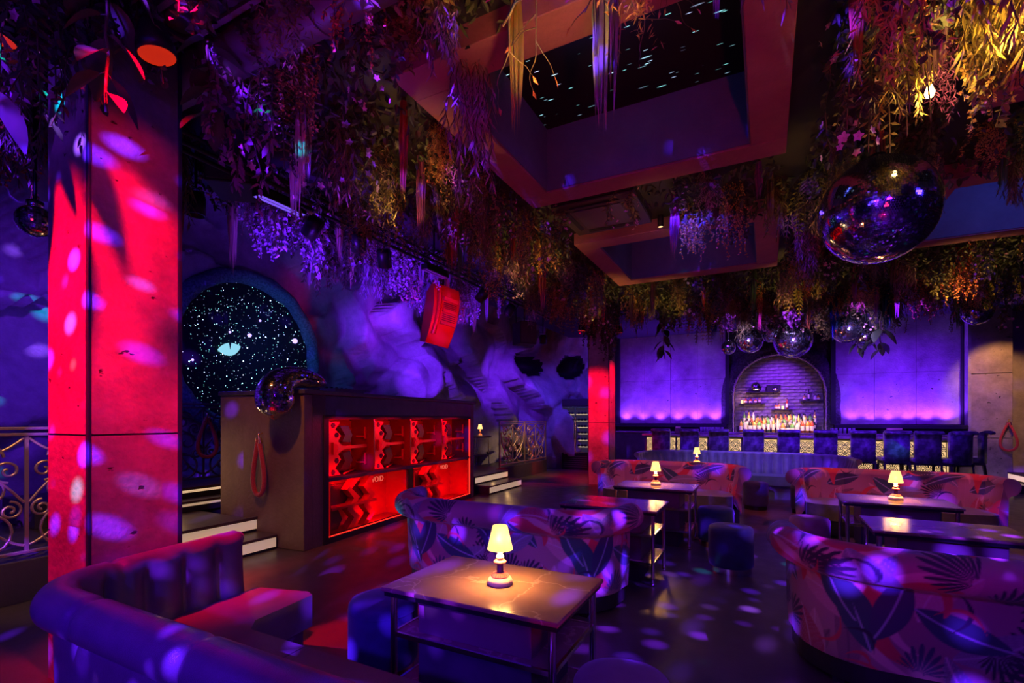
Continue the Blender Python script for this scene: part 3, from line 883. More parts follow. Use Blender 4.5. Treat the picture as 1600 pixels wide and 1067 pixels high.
bp('side_panel', M['booth'], 0, 0.12, 0.0, BD, 0, BH - 0.05, bevel=0.01)
bp('side_panel', M['booth'], BL - 0.12, BL, 0.0, BD, 0, BH - 0.05, bevel=0.01)
bp('front_stile', M['booth'], 0.12, 0.33, 0.0, 0.12, 0, BH - 0.05)
bp('front_stile', M['boothdark'], 4.09, 4.13, 0.0, 0.12, 0, BH - 0.05)
bp('header', M['boothdark'], 0.12, BL - 0.12, 0.0, 0.12, 1.54, BH - 0.05, bevel=0.006)
bp('frame_top', M['dark'], 0.33, 4.09, -0.015, 0.1, 1.49, 1.54)
bp('frame_bottom', M['dark'], 0.33, 4.09, -0.015, 0.1, 0.0, 0.07)
bp('frame_side', M['dark'], 0.29, 0.37, -0.015, 0.1, 0.0, 1.54)
bp('counter_top', M['boothdark'], -0.03, BL + 0.03, -0.04, BD, BH - 0.05, BH, bevel=0.008)
bp('shelf_board', M['boothdark'], 0.37, 4.09, 0.0, 0.42, 0.74, 0.785)
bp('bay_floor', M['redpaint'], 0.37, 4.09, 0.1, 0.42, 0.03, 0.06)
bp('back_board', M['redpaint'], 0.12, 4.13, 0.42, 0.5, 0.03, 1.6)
US = [0.37, 1.25, 2.12, 3.05, 4.07]
for u in US[1:-1]:
    bp('divider', M['darkred'], u - 0.012, u + 0.012, 0.01, 0.42, 0.785, 1.49)
bp('divider', M['speakerdark'], 2.06, 2.18, 0.01, 0.42, 0.06, 0.74)
for (x0, x1, z0, z1) in ((0.372, 0.384, 0.07, 1.49), (4.05, 4.085, 0.07, 1.49), (0.384, 4.05, 0.072, 0.082)):
    bp('led_strip', M['redled'], x0, x1, 0.0, 0.012, z0, z1)['label'] = 'glowing red light strip'
Rb = Matrix.Rotation(BR, 4, 'Z')
def bw(x, y, z): return Matrix.Translation((-4.61, 3.78, 0)) @ Rb @ Vector((x, y, z))


def zigzag(x0, z0, z1, n, amp, wd):
    L_, R_ = [], []
    for k in range(n + 1):
        zz = z0 + (z1 - z0) * k / n
        dx = amp if k % 2 else 0
        L_.append((x0 + dx, zz)); R_.append((x0 + wd + dx * 0.9 + (0.02 if k % 2 else -0.02), zz))
    return L_ + R_[::-1]


def xz_prism(mb, poly, y0, y1):
    n = len(poly)
    vs = [(x, y0, z) for x, z in poly] + [(x, y1, z) for x, z in poly]
    mb.add(vs, [tuple(range(n)), tuple(reversed(range(n, 2 * n)))] + [(i, n + i, n + (i + 1) % n, (i + 1) % n) for i in range(n)])


ordn = ['first', 'second', 'third', 'fourth']
for k in range(4):
    u0, u1 = US[k] + 0.02, US[k + 1] - 0.02
    root = empty('horn_speaker', bw((u0 + u1) / 2, 0.0, 0.787), BR)
    tag(root, 'red lit angular horn speaker in the %s upper bay of the booth from the steps' % ordn[k], 'speaker', 'horn speakers in the booth')
    hw = (u1 - u0) / 2; hz = 0.68
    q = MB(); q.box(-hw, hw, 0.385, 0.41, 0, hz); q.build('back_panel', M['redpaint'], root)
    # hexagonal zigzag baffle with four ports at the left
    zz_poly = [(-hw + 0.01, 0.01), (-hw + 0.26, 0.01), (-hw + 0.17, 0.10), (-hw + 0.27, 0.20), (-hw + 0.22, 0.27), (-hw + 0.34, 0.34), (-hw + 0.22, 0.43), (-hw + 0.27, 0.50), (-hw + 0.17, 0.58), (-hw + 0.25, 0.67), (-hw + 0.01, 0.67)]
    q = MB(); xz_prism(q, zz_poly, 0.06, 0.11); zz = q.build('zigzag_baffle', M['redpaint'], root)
    for (fx, fz) in ((0.13, 0.05), (0.19, 0.19), (0.19, 0.51), (0.13, 0.63)):
        q = MB(); xz_prism(q, [(-hw + fx + 0.036 * math.cos(2 * PI * i / 6), fz + 0.036 * math.sin(2 * PI * i / 6)) for i in range(6)], 0.052, 0.06)
        q.build('port_hole', M['dark'], zz)
    # wedge horn: two slanted cheeks and a lip running to the right
    q = MB(); q.add([(-hw + 0.10, 0.02, 0.42), (-hw + 0.34, 0.10, 0.345), (-hw + 0.10, 0.02, 0.27), (-hw + 0.10, 0.06, 0.42), (-hw + 0.34, 0.14, 0.345), (-hw + 0.10, 0.06, 0.27)],
                    [(0, 1, 4, 3), (1, 2, 5, 4), (0, 2, 1), (3, 4, 5), (0, 3, 5, 2)]); q.build('horn', M['redpaint'], root)
    q = MB(); q.box(-hw + 0.32, hw - 0.02, 0.10, 0.13, 0.325, 0.365); q.build('horn_lip', M['redpaint'], root)
    q = MB(); xz_prism(q, [(-hw + 0.36, 0.05), (-hw + 0.46, 0.16), (-hw + 0.41, 0.26), (-hw + 0.55, 0.29), (-hw + 0.60, 0.16), (-hw + 0.52, 0.05)], 0.16, 0.3); q.build('lower_flare', M['speakerdark'], root)
    q = MB(); xz_prism(q, [(-hw + 0.36, 0.62), (-hw + 0.46, 0.50), (-hw + 0.41, 0.42), (-hw + 0.55, 0.40), (-hw + 0.60, 0.50), (-hw + 0.52, 0.62)], 0.16, 0.3); q.build('upper_flare', M['speakerdark'], root)
    for (z0, z1) in ((0.44, 0.60), (0.09, 0.25)):
        q = MB(); q.box(hw - 0.03, hw - 0.006, 0.12, 0.14, z0, z1); q.box(hw - 0.03, hw - 0.006, 0.14, 0.28, z0 + 0.02, z0 + 0.04); q.build('bracket', M['redpaint'], root)
    q = MB(); q.add([(-hw + 0.3, 0.05, 0.012), (-hw + 0.33, 0.05, 0.012), (hw - 0.02, 0.3, 0.012), (hw - 0.05, 0.3, 0.012), (-hw + 0.3, 0.05, 0.03), (-hw + 0.33, 0.05, 0.03), (hw - 0.02, 0.3, 0.03), (hw - 0.05, 0.3, 0.03)],
                    [(0, 3, 2, 1), (4, 5, 6, 7), (0, 1, 5, 4), (1, 2, 6, 5), (2, 3, 7, 6), (3, 0, 4, 7)]); q.build('floor_rail', M['redpaint'], root)
    o = area('booth_red', bw(u0 + 0.3, -0.10, 1.48), bw(u0 + 0.3, 0.12, 1.1), RED, 3.2, 0.5, 0.04)
    o = area('booth_red', bw(u0 + 0.3, -0.06, 0.81), bw(u0 + 0.35, 0.2, 1.1), RED, 1.4, 0.5, 0.04)


def text_mesh(body, size, depth=0.004):
    c = bpy.data.curves.new('lettering', 'FONT'); c.body = body; c.size = size; c.extrude = depth; c.align_x = 'CENTER'; c.align_y = 'CENTER'
    o = bpy.data.objects.new('lettering', c); COL.objects.link(o)
    dg = bpy.context.evaluated_depsgraph_get()
    me = bpy.data.meshes.new_from_object(o.evaluated_get(dg))
    bpy.data.objects.remove(o); bpy.data.curves.remove(c)
    return me


M['logored'] = emission('lit_logo_red', (1.0, 0.12, 0.08), 0.8)
logo = text_mesh('VOID', 0.115)
logo.materials.append(M['logored'])
for k, (u0, u1) in enumerate(((0.40, 2.05), (2.2, 4.04))):
    root = empty('bass_bin', bw((u0 + u1) / 2, 0.0, 0.062), BR)
    tag(root, 'large red lit bass bin with a logo, lower bay %s' % ('nearest the steps' if k == 0 else 'behind the sofa end'), 'speaker', 'bass bins in the booth')
    hw = (u1 - u0) / 2; hz = 0.66
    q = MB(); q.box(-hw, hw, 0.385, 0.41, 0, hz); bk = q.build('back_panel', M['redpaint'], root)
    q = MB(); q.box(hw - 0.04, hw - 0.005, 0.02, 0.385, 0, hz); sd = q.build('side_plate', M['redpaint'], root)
    o = bpy.data.objects.new('logo', logo); COL.objects.link(o); o.parent = bk; o.location = (hw * 0.70, 0.38, hz - 0.13); o.rotation_euler = (PI / 2, 0, 0); o['label'] = 'VOID lettering'
    q = MB(); q.box(-hw, -hw + 0.02, 0.0, 0.385, 0, hz); q.build('side_plate', M['redpaint'], root)
    for j, fx in enumerate((-hw + 0.42, -hw + 0.74)):
        q = MB(); xz_prism(q, zigzag(fx, 0.01, hz - 0.01, 5, 0.13, 0.11), 0.10, 0.2); q.build('zigzag_baffle', M['redpaint'], root)
    q = MB(); xz_prism(q, [(-hw + 0.14, 0.33), (-hw + 0.95, 0.33), (-hw + 1.02, 0.44), (-hw + 0.86, 0.58), (-hw + 0.14, 0.58)], 0.22, 0.34); q.build('cone_block', M['speakerdark'], root)
    q = MB(); q.box(-hw + 0.10, -hw + 0.98, 0.06, 0.22, 0.30, 0.33); q.build('shelf_lip', M['redpaint'], root)
    q = MB(); xz_prism(q, [(-hw + 0.22, 0.02), (-hw + 0.36, 0.02), (-hw + 0.44, 0.13), (-hw + 0.36, 0.27), (-hw + 0.22, 0.27)], 0.2, 0.34); q.build('lower_flare', M['speakerdark'], root)
    area('booth_red', bw(u0 + 0.55, 0.03, 0.72), bw(u0 + 0.8, 0.35, 0.2), RED, 4, 0.8, 0.04)
    area('booth_red', bw(u1 - 0.55, 0.0, 0.12), bw(u1 - 0.4, 0.4, 0.35), RED, 4.5, 0.6, 0.04)

# gear on the booth
q = MB(); q.obox((0, 0, 0.11), (0.34, 0.02, 0.22), Matrix.Rotation(-0.25, 3, 'X')); t = q.build('laptop_screen', M['grey'], None, loc=None, bevel=0.005)
lp = empty('laptop', bw(0.75, 0.62, BH), BR + 0.3); tag(lp, 'open grey laptop on the DJ booth beside the melting mirror ball', 'laptop')
t.name = 'screen'; t.parent = lp
q = MB(); q.box(-0.17, 0.17, -0.24, 0, 0, 0.018); q.build('keyboard', M['grey'], lp, bevel=0.004)
mx = empty('mixer', bw(1.35, 0.7, BH), BR); tag(mx, 'low black DJ mixer on the booth top', 'mixer')
q = MB(); q.box(-0.3, 0.3, -0.2, 0.2, 0, 0.09); q.build('body', M['grey'], mx, bevel=0.008)
for i in range(5):
    q = MB(); q.lathe([(0.02, 0), (0.018, 0.03), (0.001, 0.03)], 10); q.build('knob', M['blackmetal'], mx, loc=(-0.2 + 0.1 * i, 0.05, 0.09))

rope(bw(0.0, 0.62, 1.27) + Vector((0, -0.065, 0)), math.radians(2), 0.66, 0.24, 'red velvet rope looped on a brass hook on the booth side')
rope((-6.84, 4.02, 1.52), math.radians(80), 0.55, 0.30, 'red velvet rope looped on the dark railing before the portal')
rope((4.72, 14.44, 1.42), math.radians(-20), 0.62, 0.34, 'red velvet rope hanging on the concrete pier')

# ------------------------------------------------------------------ tables
def make_table():
    root = empty('lounge_table')
    W_, D_, H_ = 0.93, 0.62, 0.68
    q = MB(); q.box(-W_ / 2, W_ / 2, -D_ / 2, D_ / 2, H_ - 0.022, H_); q.build('marble_top', M['marble'], root, bevel=0.006)
    q = MB(); q.box(-W_ / 2 + 0.012, W_ / 2 - 0.012, -D_ / 2 + 0.012, D_ / 2 - 0.012, H_ - 0.045, H_ - 0.022); q.build('apron', M['blackmetal'], root)
    for sx in (-1, 1):
        for sy in (-1, 1):
            x, y = sx * (W_ / 2 - 0.045), sy * (D_ / 2 - 0.045)
            q = MB(); q.tube([(x, y, 0.03), (x, y, H_ - 0.045)], 0.017, 12); lg = q.build('leg', M['chrome'], root)
            q = MB(); q.lathe([(0.001, 0), (0.017, 0), (0.02, 0.008), (0.02, 0.022), (0.012, 0.03), (0.001, 0.03)], 12, (x, y, 0)); q.build('foot', M['chrome'], lg)
    for z in (0.455, 0.205):
        q = MB(); q.box(-W_ / 2 + 0.05, W_ / 2 - 0.05, -D_ / 2 + 0.05, D_ / 2 - 0.05, z - 0.012, z); s_ = q.build('shelf', M['marble'], root, bevel=0.003)
        q = MB()
        for (x0, x1, y0, y1) in ((-W_ / 2 + 0.045, W_ / 2 - 0.045, -D_ / 2 + 0.036, -D_ / 2 + 0.05), (-W_ / 2 + 0.045, W_ / 2 - 0.045, D_ / 2 - 0.05, D_ / 2 - 0.036),
                                 (-W_ / 2 + 0.036, -W_ / 2 + 0.05, -D_ / 2 + 0.045, D_ / 2 - 0.045), (W_ / 2 - 0.05, W_ / 2 - 0.036, -D_ / 2 + 0.045, D_ / 2 - 0.045)):
            q.box(x0, x1, y0, y1, z - 0.02, z + 0.002)
        q.build('edge_rail', M['chrome'], s_)
    q = MB(); q.box(-W_ / 2 + 0.16, W_ / 2 - 0.16, -D_ / 2 + 0.09, D_ / 2 - 0.09, 0.455, H_ - 0.045); q.build('storage_box', M['tablepanel'], root, bevel=0.004)
    q = MB(); q.box(-W_ / 2 + 0.16, W_ / 2 - 0.16, -D_ / 2 + 0.09, D_ / 2 - 0.09, 0.205, 0.443); q.build('pedestal', M['boothdark'], root, bevel=0.004)
    q = MB(); q.box(-W_ / 2 + 0.18, W_ / 2 - 0.18, -D_ / 2 + 0.11, D_ / 2 - 0.11, 0.0, 0.193); q.build('pedestal_base', M['plinth'], root)
    return root


TABLES = [(-1.20, 2.12, 'marble topped table in front, holding the largest glowing lamp'),
          (-1.31, 4.70, 'bare marble table behind the near floral sofa, lamp mirrored in its top'),
          (-1.19, 6.15, 'marble table with a lamp in front of the far floral sofa by the red column'),
          (1.15, 6.12, 'marble table with a lamp in front of the far floral sofa nearest the pier'),
          (1.17, 4.72, 'bare marble table behind the front floral sofa cut by the frame edge'),
          (-1.15, 9.55, 'marble table with a lamp in front of the curved leather banquette')]
tb = make_table()
for i, (x, y, l) in enumerate(TABLES):
    o = tb if i == 0 else copy_tree(tb)
    o.location = (x, y, 0); tag(o, l, 'table', 'marble lounge tables')


# ------------------------------------------------------------------ lamps
def make_lamp():
    root = empty('table_lamp')
    q = MB(); q.lathe([(0.001, 0), (0.054, 0), (0.058, 0.008), (0.057, 0.02), (0.05, 0.032), (0.042, 0.035), (0.001, 0.036)], 32); q.build('base', M['cream'], root)
    q = MB()
    for k in range(20):
        a = 2 * PI * k / 20
        q.tube([(0.026 * math.cos(a), 0.026 * math.sin(a), 0.05), (0.037 * math.cos(a), 0.037 * math.sin(a), 0.036)], 0.0075, 6)
    q.lathe([(0.001, 0.055), (0.026, 0.054), (0.034, 0.045), (0.038, 0.036)], 24); q.build('petal_ring', M['coral'], root)
    q = MB(); q.lathe([(0.015, 0.05), (0.0145, 0.09), (0.001, 0.092)], 20); q.build('stem', M['brownglass'], root)
    q = MB(); q.lathe([(0.001, 0.090), (0.012, 0.092), (0.028, 0.098), (0.030, 0.104), (0.024, 0.11), (0.001, 0.112)], 24); q.build('saucer', M['coral'], root)
    q = MB(); q.lathe([(0.001, 0.108), (0.01, 0.11), (0.0175, 0.12), (0.018, 0.128), (0.012, 0.139), (0.0115, 0.141), (0.0155, 0.148), (0.014, 0.158), (0.012, 0.166), (0.012, 0.19), (0.001, 0.19)], 24); q.build('neck', M['cream'], root)
    q = MB(); q.lathe([(0.058, 0.160), (0.059, 0.162), (0.034, 0.268), (0.031, 0.268), (0.055, 0.162)], 36); q.build('lamp_shade', M['shade'], root)
    q = MB(); q.lathe([(0.001, 0.245), (0.012, 0.24), (0.014, 0.228), (0.009, 0.21), (0.001, 0.2)], 16); q.build('bulb', M['warmled'], root)
    return root


LAMPS = [(-1.165, 2.11, 'glowing table lamp with a coral petal base on the front marble table', 1.0),
         (-1.20, 6.15, 'glowing table lamp on the table of the far left floral sofa', 1.0),
         (1.17, 6.15, 'glowing table lamp on the table of the far right floral sofa', 1.0),
         (-1.12, 9.55, 'small glowing lamp in front of the leather banquette back', 1.0)]
lm = make_lamp()
for i, (x, y, l, s) in enumerate(LAMPS):
    o = lm if i == 0 else copy_tree(lm)
    o.location = (x, y, 0.681); o.scale = (1.08, 1.08, 1.08); tag(o, l, 'lamp', 'glowing table lamps')
    area('lamp_light', (x, y, 0.681 + 0.178), (x, y, 0), (1.0, 0.43, 0.11), 7.0, 0.1)
    for a in range(3):
        point('lamp_glow', (x + 0.075 * math.cos(a * 2.1 + 0.3), y + 0.075 * math.sin(a * 2.1 + 0.3), 0.681 + 0.24), (1.0, 0.38, 0.12), 0.9, 0.03)
o = copy_tree(lm); o.location = (-6.25, 10.3, 1.071); o.scale = (1.08,) * 3; tag(o, 'distant glowing lamp on the small tall table past the booth', 'lamp')
point('lamp_glow', (-6.15, 10.2, 1.25), (1.0, 0.42, 0.13), 2.0, 0.05)
tt = empty('tall_table', (-6.25, 10.3, 0.34)); tag(tt, 'small round tall table on the platform past the booth', 'table')
q = MB(); q.lathe([(0.001, 0.73), (0.28, 0.73), (0.28, 0.70), (0.001, 0.70)], 24); q.build('table_top', M['tablepanel'], tt)
for k in range(3):
    a = 2 * PI * k / 3 + 0.4
    q = MB(); q.tube([(0.22 * math.cos(a), 0.22 * math.sin(a), 0), (0.2 * math.cos(a), 0.2 * math.sin(a), 0.70)], 0.011, 8); q.build('leg', M['chrome'], tt)
q = MB(); q.lathe([(0.001, 0.26), (0.21, 0.26), (0.21, 0.24), (0.001, 0.24)], 20); q.build('shelf', M['tablepanel'], tt)

# ------------------------------------------------------------------ upholstery
def offset_path(pts):
    n = len(pts); nr = []
    for i in range(n):
        a = Vector(pts[max(0, i - 1)]); b = Vector(pts[min(n - 1, i + 1)])
        d = (b - a).normalized(); nr.append(Vector((d.y, -d.x)))    # right-hand side of travel
    return nr


def resample(pts, step):
    P_ = [Vector(p) for p in pts]; out = []; L_ = [0]
    for a, b in zip(P_[:-1], P_[1:]): L_.append(L_[-1] + (b - a).length)
    n = max(2, int(round(L_[-1] / step)))
    j = 0
    for k in range(n + 1):
        s = L_[-1] * k / n
        while j < len(L_) - 2 and L_[j + 1] < s: j += 1
        t = (s - L_[j]) / max(1e-9, L_[j + 1] - L_[j])
        out.append(P_[j].lerp(P_[j + 1], t))
    return out, L_[-1] / n


def back_profile(zt, step, lean=0.10, roll=0.10, zb=0.16, seat=0.40, cx=0.035):
    """(outward, z, zone): outside face, rolled top, inside face"""
    raw = [(0.0, zb), (0.012, zb + 0.15), (0.02, zt - 2 * roll - 0.02)]
    cz = zt - roll
    raw += [(cx + roll * math.cos(math.radians(a)), cz + roll * math.sin(math.radians(a))) for a in range(-82, 160, 12)]
    raw += [(cx - roll * 0.98, cz - 0.02), (-lean, seat + 0.08), (-lean - 0.02, seat - 0.10)]
    pts, _ = resample([(a, b) for a, b in raw], step)
    return pts


def swept(path, step_s, prof, chan_w=None, amp=0.012, out_amp=0.0, chan_zone=0.5, roll_seam=None):
    P_, ds = resample(path, step_s)
    nr = offset_path([(p.x, p.y) for p in P_])
    n, m = len(P_), len(prof)
    vs = np.zeros((n, m, 3)); U = np.zeros((n, m)); V = np.zeros((n, m))
    pl = [0]
    for a, b in zip(prof[:-1], prof[1:]): pl.append(pl[-1] + (b - a).length)
    pn = []
    for j in range(m):
        d = (prof[min(m - 1, j + 1)] - prof[max(0, j - 1)]).normalized(); pn.append((d.y, -d.x))
    kt = max(range(m), key=lambda j: prof[j].y) / m
    for i in range(n):
        s = i * ds
        for j in range(m):
            o, z = prof[j].x, prof[j].y
            dsp = 0.0
            if chan_w:
                ph = (s / chan_w) % 1.0
                puff = abs(math.sin(PI * ph)) ** 0.6 - 1.0
                wgt = min(1.0, max(0.0, (j / m - kt - 0.04) / 0.08)) * (1 - out_amp) + out_amp
                dsp += amp * puff * wgt
            if roll_seam:
                ph = (s / roll_seam) % 1.0; dd = min(ph, 1 - ph) * roll_seam
                if dd < 0.03: dsp -= 0.014 * (1 - dd / 0.03) ** 0.5 if j / m > 0.36 else 0
            o2, z2 = o + pn[j][0] * dsp, z + pn[j][1] * dsp
            vs[i, j] = (P_[i].x + nr[i].x * o2, P_[i].y + nr[i].y * o2, z2)
            U[i, j] = s; V[i, j] = pl[j]
    fs = [(i * m + j, (i + 1) * m + j, (i + 1) * m + j + 1, i * m + j + 1) for i in range(n - 1) for j in range(m - 1)]
    q = MB(); q.add(vs.reshape(-1, 3).tolist(), fs, True)
    for i in (0, n - 1):
        idx = [i * m + j for j in range(m)]
        q.f.append(tuple(idx) if i else tuple(reversed(idx))); q.s.append(False)
    return q, U.reshape(-1), V.reshape(-1)


def floral_colors(U, V):
    TU, TV = 1.55, 1.30
    r = random.Random(5)
    col = np.zeros((len(U), 3)); col[:] = (0.31, 0.14, 0.17)
    # soft tonal clouds
    col *= (1 + 0.18 * np.sin(U * 7.1 + 2 * np.sin(V * 5)) * np.cos(V * 6.3 + U * 2))[:, None]
    def wrap(cu, cv, rot):
        du = (U - cu + TU / 2) % TU - TU / 2; dv = (V - cv + TV / 2) % TV - TV / 2
        c, s = math.cos(rot), math.sin(rot)
        return du * c + dv * s, -du * s + dv * c
    def put(mask, c, a=1.0):
        k_ = (np.clip(mask, 0, 1).astype(float) * a)[:, None]
        col[:] = col * (1 - k_) + np.array(c) * k_
    def soft(x, w_=0.006): return np.clip(x / w_ + 0.5, 0, 1)
    def lens(cu, cv, rot, ln, wd, c, rib=None, bend=0.0, veins=False):
        a, b = wrap(cu, cv, rot); a = a / ln + 0.5; b = b - bend * (a - 0.5) ** 2
        inside = (a > 0) & (a < 1)
        env = wd * np.sin(PI * np.clip(a, 0, 1)) ** 0.75
        mk = inside * soft(env - np.abs(b))
        put(mk, c)
        if veins:
            vv = mk * (((a * 22 + np.abs(b) / wd * 5) % 1.0) < 0.2); put(vv, rib, 0.3)
        if rib: put(mk * soft(0.005 - np.abs(b)), rib, 0.9)
    def fan(cu, cv, rot, R_, span, k, c):
        a, b = wrap(cu, cv, rot); rr = np.hypot(a, b); th = np.arctan2(b, a)
        ray = np.abs(((th / span * k) % 1.0) - 0.5) * 2
        lim = R_ * (0.82 + 0.18 * np.cos(th * 3))
        wdt = 0.75 * np.sin(PI * np.clip(rr / lim, 0, 1)) ** 0.5 + 0.02
        put((np.abs(th) < span / 2) * soft(lim - rr) * soft((wdt - ray) * rr * span / k * 0.5, 0.005) * (rr > 0.02), c)
    def arc(cu, cv, R_, wd, a0, a1, c, al=1.0):
        a, b = wrap(cu, cv, a0); rr = np.hypot(a, b); th = np.arctan2(b, a) % (2 * PI)
        f = np.clip(th / (a1 - a0), 0, 1)
        put((th < (a1 - a0)) * soft(wd * np.sin(PI * f) ** 0.6 - np.abs(rr - R_)), c, al)
    PK, RD, NV, BK, GY, TL = (0.52, 0.25, 0.27), (0.50, 0.035, 0.05), (0.03, 0.035, 0.075), (0.012, 0.011, 0.03), (0.20, 0.16, 0.20), (0.02, 0.07, 0.075)
    r2 = random.Random(8)
    for k in range(14):
        lens(r2.uniform(0, TU), r2.uniform(0, TV), r2.uniform(0, 6.28), r2.uniform(0.34, 0.56), r2.uniform(0.06, 0.10), ((0.20, 0.09, 0.13), (0.44, 0.20, 0.23), (0.16, 0.14, 0.18), (0.36, 0.05, 0.08))[k % 4], (0.5, 0.32, 0.36) if k % 4 else (0.12, 0.05, 0.08), 0.15, True)
    for k in range(5):
        fan(r2.uniform(0, TU), r2.uniform(0, TV), r2.uniform(0, 6.28), r2.uniform(0.16, 0.24), r2.uniform(1.8, 2.6), 9, BK)
    for (cu, cv, R_, wd, a0, a1) in ((0.25, 0.35, 0.22, 0.05, 0.3, 3.3), (0.95, 0.30, 0.26, 0.055, 1.2, 4.4), (0.60, 0.95, 0.20, 0.045, 3.0, 6.0), (1.30, 0.85, 0.22, 0.05, 0.6, 3.6)):
        arc(cu, cv, R_ + 0.06, wd * 0.8, a0, a1, PK); arc(cu, cv, R_, wd, a0, a1, RD); arc(cu, cv, R_ - 0.07, wd * 0.5, a0, a1, PK)
    for (cu, cv, rot, ln, wd, bd) in ((0.10, 0.78, 1.2, 0.42, 0.09, 0.1), (0.70, 0.55, 2.2, 0.40, 0.085, -0.1), (1.20, 0.20, 0.5, 0.38, 0.08, 0.1)):
        lens(cu, cv, rot, ln, wd, GY, (0.34, 0.28, 0.32), bd, True)
    fan(0.42, 0.55, 0.4, 0.24, 2.4, 11, BK); fan(1.08, 0.62, 2.6, 0.25, 2.6, 12, BK); fan(0.02, 0.12, 1.7, 0.22, 2.2, 10, BK); fan(0.80, 1.12, -0.6, 0.22, 2.4, 11, BK); fan(1.42, 0.48, -2.2, 0.2, 2.2, 10, BK)
    for (cu, cv, rot, ln, wd, c) in ((0.62, 0.30, 1.95, 0.44, 0.085, TL), (0.78, 0.34, 1.2, 0.40, 0.08, NV), (0.28, 0.98, 0.3, 0.40, 0.08, NV), (1.32, 1.08, 2.5, 0.42, 0.085, TL), (1.0, 0.88, 0.2, 0.36, 0.07, NV), (0.15, 0.48, -0.9, 0.34, 0.06, TL)):
        lens(cu, cv, rot, ln, wd, c, (0.30, 0.32, 0.42), 0.06)
    for k in range(7):
        fan(r.uniform(0, TU), r.uniform(0, TV), r.uniform(0, 6.28), r.uniform(0.15, 0.24), r.uniform(1.6, 2.6), 9, BK if k % 3 else NV)
    for k in range(6):
        lens(r.uniform(0, TU), r.uniform(0, TV), r.uniform(0, 6.28), r.uniform(0.3, 0.46), r.uniform(0.05, 0.08), (TL, NV, GY)[k % 3], (0.30, 0.32, 0.42), 0.1, k % 3 == 2)
    for k in range(5):
        a0 = r.uniform(0, 6.28); arc(r.uniform(0, TU), r.uniform(0, TV), r.uniform(0.12, 0.24), r.uniform(0.018, 0.04), a0, a0 + r.uniform(1.8, 3), RD)
    for k in range(16):
        lens(r.uniform(0, TU), r.uniform(0, TV), r.uniform(0, 3), r.uniform(0.14, 0.26), 0.011, RD if k % 2 else BK, None, 0.3)
    return col


def paint(me, cols):
    at = me.color_attributes.new('Col', 'FLOAT_COLOR', 'POINT')
    c4 = np.ones((len(cols), 4)); c4[:, :3] = cols
    at.data.foreach_set('color', c4.reshape(-1))


def crescent(wd, dep, r, n=14):
    w2 = wd / 2
    p = [(-w2 - 0.02, dep), (-w2, r)]
    p += [(-w2 + r - r * math.cos(PI / 2 * k / n), r - r * math.sin(PI / 2 * k / n)) for k in range(1, n + 1)]
    p += [(w2 - r + r * math.sin(PI / 2 * k / n), r - r * math.cos(PI / 2 * k / n)) for k in range(n + 1)]
    p += [(w2 + 0.02, dep)]
    return p


def inset_poly(path, d):
    nr = offset_path(path); return [(p[0] - n.x * d, p[1] - n.y * d) for p, n in zip(path, nr)]


def make_floral_sofa():
    root = empty('floral_sofa')
    path = crescent(2.02, 0.52, 0.42)
    prof = back_profile(0.82, 0.0065, zb=0.15)
    q, U, V = swept(path, 0.0065, prof, chan_w=0.30, amp=0.03, roll_seam=None)
    o = q.build('back', M['floral'], root)
    paint(o.data, floral_colors(U, V))
    o['label'] = 'rolled back in tropical leaf print'
    ins = inset_poly(resample(path, 0.06)[0] and [(p.x, p.y) for p in resample(path, 0.06)[0]], 0.105)
    w2 = 2.02 / 2 - 0.08
    front = [(w2, 0.66), (w2 * 0.9, 0.74), (w2 * 0.6, 0.78), (0, 0.80), (-w2 * 0.6, 0.78), (-w2 * 0.9, 0.74), (-w2, 0.66)]
    q = MB(); q.prism(ins + front, 0.22, 0.42); recalc(q_o := q.build('seat', M['olive'], root, bevel=0.04, seg=4))
    q_o['label'] = 'olive velvet seat'
    ins2 = inset_poly([(p.x, p.y) for p in resample(path, 0.06)[0]], 0.02)
    q = MB(); q.prism(ins2 + [(x * 0.95, y - 0.04) for x, y in front], 0.03, 0.22); recalc(q.build('plinth', M['plinth'], root))
    for sx in (-1, 1):
        for y in (0.12, 0.6):
            q = MB(); q.box(sx * 0.8 - 0.03, sx * 0.8 + 0.03, y - 0.03, y + 0.03, 0, 0.03); q.build('foot', M['blackmetal'], root)
    return root


fs0 = make_floral_sofa()
SOF = [(-2.02, 3.42, 0.0, 'tropical print sofa seen from behind, just beyond the front lamp table'),
       (1.17, 3.22, 0.0, 'tropical print sofa seen from behind, cut off by the frame at lower right'),
       (-1.33, 8.05, PI, 'coral tropical print sofa facing us beside the red far column'),
       (1.40, 8.00, PI, 'coral tropical print sofa facing us below the right-hand bar stools')]
for i, (x, y, rz, l) in enumerate(SOF):
    o = fs0 if i == 0 else copy_tree(fs0)
    o.location = (x, y, 0); o.rotation_euler = (0, 0, rz); tag(o, l, 'sofa', 'tropical print sofas')

